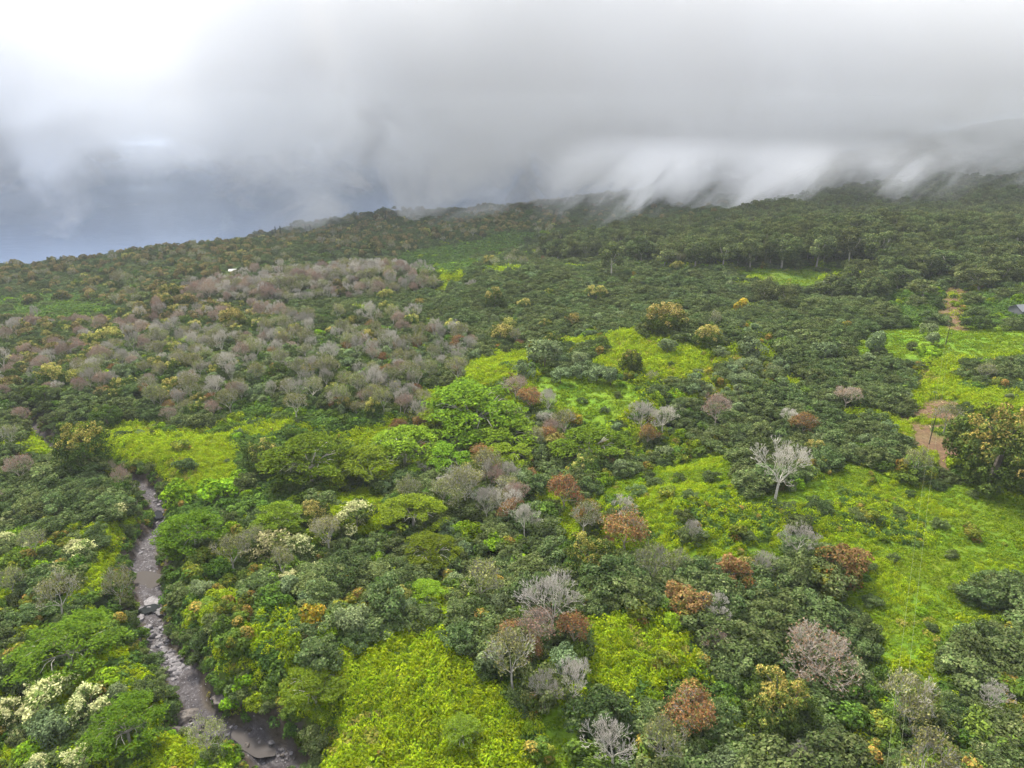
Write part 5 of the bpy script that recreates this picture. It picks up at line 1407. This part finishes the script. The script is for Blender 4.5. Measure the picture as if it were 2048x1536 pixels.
SINGLES = {'evergreen_tree': 230, 'green_shrub': 250, 'olive_shrub': 250}
for sp in list(DESC):
    if sp not in PLANTS: continue
    P = PLANTS[sp]
    z = height(P[:, 0], P[:, 1])
    px, py, dep = to_pixel(P[:, 0], P[:, 1], z + 1.5)
    seen = (px > 10) & (px < 2038) & (py > 100) & (py < 1530)
    bigness = np.where(seen, P[:, 2] * PROTO[sp][0][2] / np.maximum(dep, 1), -1)
    order = np.argsort(-bigness)
    nmax = SINGLES.get(sp, 250) - COUNT.get(sp, 0) * 0
    single = [i for i in order[:nmax] if seen[i]]
    rest = np.ones(len(P), bool); rest[single] = False
    what, cat, name = DESC[sp]
    where_of = {i: place_label(px[i], py[i]) for i in single}
    rank = {}
    for w_ in set(where_of.values()):
        mem = sorted((i for i in single if where_of[i] == w_), key=lambda i: px[i])
        for q, i in enumerate(mem):
            rank[i] = '' if len(mem) == 1 or len(mem) > len(ORD) else (ORD[q] if q < len(mem) - 1 else 'rightmost')
    for i in single:
        where = where_of[i]
        lab = f'{what} {where}' if not rank[i] else f'{rank[i]} {what} {where}'
        if len(lab.split()) > 16: lab = f'{what} {where}'
        if len(lab.split()) > 16: lab = lab.replace('well ', '').replace('small ', '').replace('close ', '')
        grp = f'every {what} {where}' if rank[i] and lab.startswith(rank[i]) else 'every ' + lab
        wide = 2 * bigness[i] * FPX
        v = int(rng.integers(4 if sp == 'mango_tree' else len(PROTO[sp])))
        lab = f'{what} {where}'
        if len(lab.split()) > 16: lab = lab.replace('well ', '').replace('small ', '').replace('close ', '')
        grp = f'every {what} {where}'
        if wide > 34 and PROTO[sp][v][0] is not None and PROTO[sp][v][1] is not None:
            put(sp, P[i, 0], P[i, 1], P[i, 2], lab, grp, v, name=name, cat=cat, tilt=.06, zs=ZF.get(sp, 1.0))
        else:
            o = bpy.data.objects.new(name, joined_of(sp, v)); COL.objects.link(o)
            o.location = (P[i, 0], P[i, 1], z[i] - .15); o.rotation_euler = (float(rng.normal(0, .06)), float(rng.normal(0, .06)), float(rng.uniform(0, 6.28)))
            o.scale = [P[i, 2] * float(rng.uniform(.78, 1.25)) * (1, 1, ZF.get(sp, 1.0))[q] for q in range(3)]
            tag(o, lab, cat, grp)
    if rest.any():
        mass(sp, P[rest])
for sp, lst in COVER.items():
    mass(sp, np.concatenate(lst))
print('PLANTS', {k: len(v) for k, v in PLANTS.items()}, 'COVER', {k: sum(len(q) for q in v) for k, v in COVER.items()})
# ------------------------------------------------------------------ the stream bed
def rock_mat(name, c0, c1, sc=1.6):
    m, nt, b = node_mat(name, 0.6, 0.35)
    n, l = nt.nodes, nt.links
    ge = n.new('ShaderNodeNewGeometry'); no = n.new('ShaderNodeTexNoise'); no.inputs['Scale'].default_value = sc; no.inputs['Detail'].default_value = 7; no.inputs['Roughness'].default_value = .7
    inf = n.new('ShaderNodeObjectInfo'); hs = n.new('ShaderNodeHueSaturation'); r2 = n.new('ShaderNodeMapRange'); r2.inputs[3].default_value = .65; r2.inputs[4].default_value = 1.35
    rp = n.new('ShaderNodeValToRGB'); rp.color_ramp.elements[0].color = (*c0, 1); rp.color_ramp.elements[1].color = (*c1, 1); rp.color_ramp.elements[0].position = .32; rp.color_ramp.elements[1].position = .68
    l.new(ge.outputs['Position'], no.inputs['Vector']); l.new(no.outputs['Fac'], rp.inputs['Fac']); l.new(rp.outputs[0], hs.inputs['Color']); l.new(inf.outputs['Random'], r2.inputs[0]); l.new(r2.outputs[0], hs.inputs['Value'])
    l.new(hs.outputs[0], b.inputs['Base Color'])
    bp = n.new('ShaderNodeBump'); bp.inputs['Strength'].default_value = .7; bp.inputs['Distance'].default_value = .2; l.new(no.outputs['Fac'], bp.inputs['Height']); l.new(bp.outputs[0], b.inputs['Normal'])
    return m
M_ROCK = rock_mat('stream_rock', (0.04, 0.036, 0.038), (0.215, 0.20, 0.21))
M_DARKROCK = rock_mat('dark_basalt', (0.018, 0.015, 0.014), (0.10, 0.082, 0.07))
def rock_mesh(seed, flat=0.65, mat=None, sub=2):
    r = np.random.default_rng(seed)
    bm = bmesh.new(); bmesh.ops.create_icosphere(bm, subdivisions=sub, radius=1.0)
    pl = unit(r, 9, 0.0); off = r.uniform(.55, .9, 9)
    for v in bm.verts:
        p = np.array(v.co)
        for q, o_ in zip(pl, off):
            d = p @ q
            if d > o_: p = p - q * (d - o_)
        p = p * np.array([1.15, .9, flat]) * (1 + .05 * r.normal())
        v.co = p
    me = bpy.data.meshes.new('boulder'); bm.to_mesh(me); bm.free()
    me.materials.append(mat or M_ROCK)
    return me
ROCKS = [rock_mesh(900 + i) for i in range(6)]
DARKS = [rock_mesh(920 + i, .8, M_DARKROCK) for i in range(3)]
def stream_at(run):
    x = np.interp(run, _sl, STREAM[:, 0]); y = np.interp(run, _sl, STREAM[:, 1]); w = np.interp(run, _sl, STREAM[:, 2])
    x2 = np.interp(run + .5, _sl, STREAM[:, 0]); y2 = np.interp(run + .5, _sl, STREAM[:, 1])
    t = np.array([x2 - x, y2 - y]); t = t / (np.linalg.norm(t) + 1e-9)
    return x, y, w, t
def run_of_pixel(px, py):
    x, y = at_pixel(px, py); return float(stream_dist(x, y)[2][0])
R_TOP, R_POOL, R_MUD0, R_MUD1, R_LEDGE, R_RUN0, R_RUN1, R_FALL, R_END = [run_of_pixel(a, b_) for a, b_ in
    [(285, 1000), (322, 1030), (300, 1140), (300, 1185), (306, 1215), (312, 1250), (350, 1360), (392, 1430), (560, 1536)]]
rs = np.random.default_rng(5)
ROCK_PLACES = [(R_TOP - 6, R_MUD0 - 4, 60, .25, .8, 'in the upper stream bed above the mud pool'), (R_MUD0 - 4, R_MUD0 + 4, 26, .2, .55, 'at the upstream rim of the mud pool'),
               (R_RUN0, R_RUN1, 135, .3, 1.1, 'in the boulder run of the stream bed'), (R_LEDGE - 3, R_RUN0, 14, .3, .9, 'beside the pale rock ledge of the stream'),
               (R_FALL, R_END, 50, .25, .9, 'in the dark stream hollow near the bottom edge')]
BOX = []
for a, b_, n_, lo, hi, where in ROCK_PLACES:
    for k in range(n_):
        run = rs.uniform(min(a, b_), max(a, b_)); x, y, w, t = stream_at(run)
        off = rs.normal(0, .30) * w; off = max(min(off, .52 * w), -.52 * w)
        px_, py_ = x - t[1] * off, y + t[0] * off
        s = lo + (hi - lo) * rs.uniform() ** 2.2
        z = float(height(np.array([px_]), np.array([py_]))[0])
        o = bpy.data.objects.new('boulder', (DARKS if where.startswith('in the dark') and k % 3 == 0 else ROCKS)[k % 3 if where.startswith('in the dark') and k % 3 == 0 else k % 6]); COL.objects.link(o)
        o.location = (px_, py_, z + .12 * s); o.rotation_euler = (rs.uniform(-.3, .3), rs.uniform(-.3, .3), rs.uniform(0, 6.28)); o.scale = (s, s * rs.uniform(.7, 1.1), s * rs.uniform(.7, 1.1))
        size = 'large' if s > .75 * hi else ('middle-sized' if s > .5 * hi else 'small')
        side = 'left' if off * 1.0 > 0 else 'right'
        tag(o, f'{size} grey boulder on the {side} side {where}', 'boulder', f'{size} grey boulders on the {side} side {where}')
from collections import defaultdict as _dd
_by = _dd(list)
for o in COL.objects:
    if o.get('category') == 'boulder': _by[o['label']].append(o)
for lab_, lst_ in _by.items():                                         # number the few that share a description, from the camera outwards
    if 1 < len(lst_) <= 8:
        lst_.sort(key=lambda o: o.location.y)
        for q, o in enumerate(lst_):
            o['label'] = ('nearest', 'second nearest', 'third nearest', 'fourth nearest', 'fifth nearest', 'sixth nearest', 'seventh nearest', 'farthest')[q if q < len(lst_) - 1 else 7] + ' ' + lab_.replace(' in the ', ' of the ')
            if len(o['label'].split()) > 16: o['label'] = lab_
# the pale ledge slab and the little pool it shelters
def slab(name, run, off, sx, sy, sz, seed, mat, lab, cat, lift=.2, rot=None):
    x, y, w, t = stream_at(run)
    me = rock_mesh(seed, .55, mat, 3); me.name = name
    o = bpy.data.objects.new(name, me); COL.objects.link(o)
    px_, py_ = x - t[1] * off, y + t[0] * off
    o.location = (px_, py_, float(height(np.array([px_]), np.array([py_]))[0]) + lift)
    o.rotation_euler = (0, 0, math.atan2(t[1], t[0]) + (rot or 0)); o.scale = (sx, sy, sz)
    tag(o, lab, cat)
slab('rock_ledge', R_LEDGE - 2.0, 0.3, 1.9, 3.2, 1.0, 941, M_ROCK, 'pale rounded rock ledge above the small dark pool in the stream bed', 'rock')
slab('rock_ledge', R_LEDGE + 3.4, 2.2, 1.4, 1.6, .8, 942, M_ROCK, 'flat tilted slab on the left of the small dark pool in the stream bed', 'rock')
slab('rock_ledge', R_LEDGE + 4.0, -2.4, 1.6, 1.2, .9, 943, M_ROCK, 'light rock hump on the right of the small dark pool in the stream bed', 'rock')
slab('rock_wall', R_FALL - 1.0, -1.0, 1.6, 5.2, 2.2, 944, M_DARKROCK, 'dark overhanging rock step where the stream drops into the hollow', 'rock', -.4)
slab('rock_wall', R_FALL + 7.0, 4.0, 4.6, 1.4, 3.0, 945, M_DARKROCK, 'curved dark basalt wall on the left of the stream hollow', 'rock', .2, .3)
slab('rock_wall', R_FALL + 8.0, -4.3, 5.0, 1.3, 2.6, 946, M_DARKROCK, 'brown-black bank rock on the right of the stream hollow', 'rock', .2)

def water_mat(name, c, rough=.12):
    m, nt, b = node_mat(name, rough, .15)
    b.inputs['Base Color'].default_value = (*c, 1)
    return m
def pool(name, run, off, rl, rw, c, lift, rough, lab):
    x, y, w, t = stream_at(run)
    cx, cy = x - t[1] * off, y + t[0] * off
    zc = float(height(np.array([cx]), np.array([cy]))[0]) + lift
    V, F = [(cx, cy, zc)], []
    r = np.random.default_rng(int(run * 10) % 1000); n = 40; ph = r.uniform(0, 6.28, 4)
    for k in range(n):
        a = 6.2832 * k / n; q = 1 + .13 * math.sin(2 * a + ph[0]) + .08 * math.sin(3 * a + ph[1]) + .05 * math.sin(7 * a + ph[2])
        u_, v_ = math.cos(a) * rl * q, math.sin(a) * rw * q
        V.append((cx + t[0] * u_ - t[1] * v_, cy + t[1] * u_ + t[0] * v_, zc))
    F = [(0, 1 + k, 1 + (k + 1) % n) for k in range(n)]
    o = link_mesh(name, V, F, water_mat(name, c, rough))
    tag(o, kind='structure')
pool('mud_pool_water', 0.5 * (R_MUD0 + R_MUD1), 0, 4.0, 3.3, (0.06, 0.052, 0.047), .42, .8, '')
pool('dark_pool_water', R_LEDGE + 1.6, -.4, 1.7, 2.2, (0.012, 0.014, 0.012), .38, .06, '')
pool('upper_pool_water', R_POOL, -.6, 2.4, 1.5, (0.010, 0.010, 0.010), .35, .06, '')
pool('hollow_mud_water', R_END - 7, 0, 4.5, 2.0, (0.06, 0.053, 0.05), .4, .8, '')
# gravel between the boulders
def scatter(name, src_meshes, P, zlift=0.0, seed=3, tilt=.5):
    PROTO[name] = [(None, m_, 1.0, 1.0) for m_ in src_meshes]; MASS[name] = name
    return mass(name, P)
g = []
for k in range(5200):
    run = rs.uniform(R_TOP - 14, R_END + 4); x, y, w, t = stream_at(run); off = rs.normal(0, .36) * w
    g.append((x - t[1] * off, y + t[0] * off, .07 + .28 * rs.uniform() ** 3, 0))
scatter('stream_gravel', [rock_mesh(960 + i, .7, M_ROCK, 1) for i in range(3)], np.array(g))

# ------------------------------------------------------------------ cut branches on the dirt clearings
def stick_mesh(seed):
    r = random.Random(seed); seg = []
    p = Vector((-1.3, 0, .12))
    for k in range(4):
        q = p + Vector((.65, r.uniform(-.2, .2), r.uniform(-.06, .1))); seg.append((p, q, .07 - .012 * k, .06 - .012 * k))
        if r.random() < .7: seg.append((q, q + Vector((r.uniform(.1, .5), r.choice((-1, 1)) * r.uniform(.3, .7), r.uniform(0, .3))), .035, .015))
        p = q
    return tubes_mesh('cut_branch', seg, M_STRAW)
M_STRAW = bark_mat('cut_wood', (0.16, 0.10, 0.055), (0.42, 0.31, 0.18))
xs_, ys_, r_ = jitter_grid(1.6, 200, 560, 91)
dirt = region_of(xs_, ys_) == REG_NAMES.index('dirt')
xs_, ys_ = xs_[dirt], ys_[dirt]
kk = r_.uniform(size=len(xs_)) < .6
scatter('brushwood_litter', [stick_mesh(i) for i in range(4)], np.stack([xs_[kk], ys_[kk], r_.uniform(.6, 1.6, kk.sum()), np.zeros(kk.sum())], 1))
kk = r_.uniform(size=len(xs_)) < .4
COVERD = np.stack([xs_[kk], ys_[kk], r_.uniform(.5, 1.0, kk.sum()), np.zeros(kk.sum())], 1)
PROTO['clearing_weeds'] = PROTO['dry_clump']; MASS['clearing_weeds'] = 'clearing_weeds'
mass('clearing_weeds', COVERD)

# ------------------------------------------------------------------ poles, wires, buildings
M_WOOD = bark_mat('pole_wood', (0.035, 0.028, 0.022), (0.09, 0.07, 0.055), 2.0)
M_WIRE, _, _b = node_mat('wire_aluminium', .5, .5); _b.inputs['Base Color'].default_value = (0.30, 0.33, 0.20, 1)
def pole(px, py, H, lab, az):
    x, y = at_pixel(px, py); x, y = float(x[0]), float(y[0]); z = float(height(np.array([x]), np.array([y]))[0])
    root = bpy.data.objects.new('utility_pole', None); COL.objects.link(root); root.location = (x, y, z); root.rotation_euler = (0, 0, az)
    for nm, seg in (('shaft', [(Vector((0, 0, -.8)), Vector((0, 0, H)), .17, .11)]), ('crossarm', [(Vector((-1.1, 0, H - .6)), Vector((1.1, 0, H - .6)), .075, .075)]),
                    ('insulator', [(Vector((-1.0, 0, H - .53)), Vector((-1.0, 0, H - .25)), .06, .04)]), ('insulator', [(Vector((1.0, 0, H - .53)), Vector((1.0, 0, H - .25)), .06, .04)])):
        o = bpy.data.objects.new(nm, tubes_mesh(nm, seg, M_WOOD)); COL.objects.link(o); o.parent = root
    tag(root, lab, 'utility pole')
    c, s = math.cos(az), math.sin(az)
    return [Vector((x + c * q, y + s * q, z + H - .25)) for q in (-1, 1)]
P1 = pole(1891, 690, 9.5, 'dark wooden utility pole standing in the lime strip below the upper dirt clearing', .1)
P2 = pole(1858, 888, 9.5, 'dark wooden utility pole at the lower end of the lower dirt clearing', .1)
P0 = pole(1908, 590, 8.5, 'small distant utility pole at the top of the upper dirt clearing', .1)
def near_point(px, py, hgt):
    x, y = at_pixel(px, py, hgt); return Vector((float(x[0]), float(y[0]), float(height(x, y)[0]) + hgt))
for a, b_, n_, lab in ((P0, P1, 0, 'distant pair'), (P1, P2, 1, 'middle')):
    for k in (0, 1):
        p, q = a[k], b_[k]; pts = [p.lerp(q, t / 14) - Vector((0, 0, 4 * 1.6 * (t / 14) * (1 - t / 14))) for t in range(15)]
        o = bpy.data.objects.new('power_line', tubes_mesh('power_line', [(pts[i], pts[i + 1], .013, .013) for i in range(14)], M_WIRE)); COL.objects.link(o)
        tag(o, ('left' if k == 0 else 'right') + ' thin wire ' + ('from the small distant pole to the lime strip pole' if n_ == 0 else 'between the lime strip pole and the lower clearing pole'), 'power line')
for k, (ex, ey) in enumerate(((1754, 1700), (1782, 1700))):
    p, q = P2[k], near_point(ex, ey, 9.0)
    pts = [p.lerp(q, t / 24) - Vector((0, 0, 4 * 3.0 * (t / 24) * (1 - t / 24))) for t in range(25)]
    o = bpy.data.objects.new('power_line', tubes_mesh('power_line', [(pts[i], pts[i + 1], .014, .014) for i in range(24)], M_WIRE)); COL.objects.link(o)
    tag(o, ('left' if k == 0 else 'right') + ' thin pale wire running down the open field to the bottom edge', 'power line')

M_WHITE, _, _b = node_mat('white_paint', .7, .3); _b.inputs['Base Color'].default_value = (0.5, 0.5, 0.48, 1)
M_ROOF, _, _b = node_mat('grey_roofing', .6, .3); _b.inputs['Base Color'].default_value = (0.13, 0.135, 0.145, 1)
M_PANE, _, _b = node_mat('window_glass', .1, .5); _b.inputs['Base Color'].default_value = (0.02, 0.025, 0.03, 1)
def cottage(px, py, L_, W_, Hh, az, lab, roofmat, lift=0.0):
    x, y = at_pixel(px, py, 2.0); x, y = float(x[0]), float(y[0]); z = float(height(np.array([x]), np.array([y]))[0]) + lift
    root = bpy.data.objects.new('cottage', None); COL.objects.link(root); root.location = (x, y, z); root.rotation_euler = (0, 0, az)
    a, b_ = L_ / 2, W_ / 2
    v = [(-a, -b_, -2), (a, -b_, -2), (a, b_, -2), (-a, b_, -2), (-a, -b_, Hh), (a, -b_, Hh), (a, b_, Hh), (-a, b_, Hh), (-a, 0, Hh + W_ * .28), (a, 0, Hh + W_ * .28)]
    link_mesh('wall', v, [(0, 1, 5, 4), (1, 2, 6, 9, 5), (2, 3, 7, 6), (3, 0, 4, 8, 7)], M_WHITE if roofmat is M_WHITE else M_ROOF, parent=root)
    e, t = .5, .18; r0 = Hh + W_ * .28
    for s in (-1, 1):
        lo = Hh - .28 * .5
        vv = [(-a - e, 0, r0 + .02), (a + e, 0, r0 + .02), (a + e, s * (b_ + e), lo), (-a - e, s * (b_ + e), lo)]
        vv += [(p[0], p[1], p[2] + t) for p in vv]
        link_mesh('roof', vv, [(0, 1, 2, 3), (7, 6, 5, 4), (0, 4, 5, 1), (1, 5, 6, 2), (2, 6, 7, 3), (3, 7, 4, 0)], roofmat, parent=root)
    for q in (-.28, .28):
        link_mesh('window', [(q * L_ - .6, -b_ - .04, 1.0), (q * L_ + .6, -b_ - .04, 1.0), (q * L_ + .6, -b_ - .04, 2.1), (q * L_ - .6, -b_ - .04, 2.1)], [(0, 1, 2, 3)], M_PANE, parent=root)
    tag(root, lab, 'house')
    return x, y

cottage(466, 545, 6, 5, 2.8, .2, 'tiny white cottage among bronze mangos near the coast', M_WHITE, 1.0)
cottage(2050, 622, 11, 8, 2.6, .15, 'house with grey roof half hidden at the right frame edge', M_ROOF, 0.5)
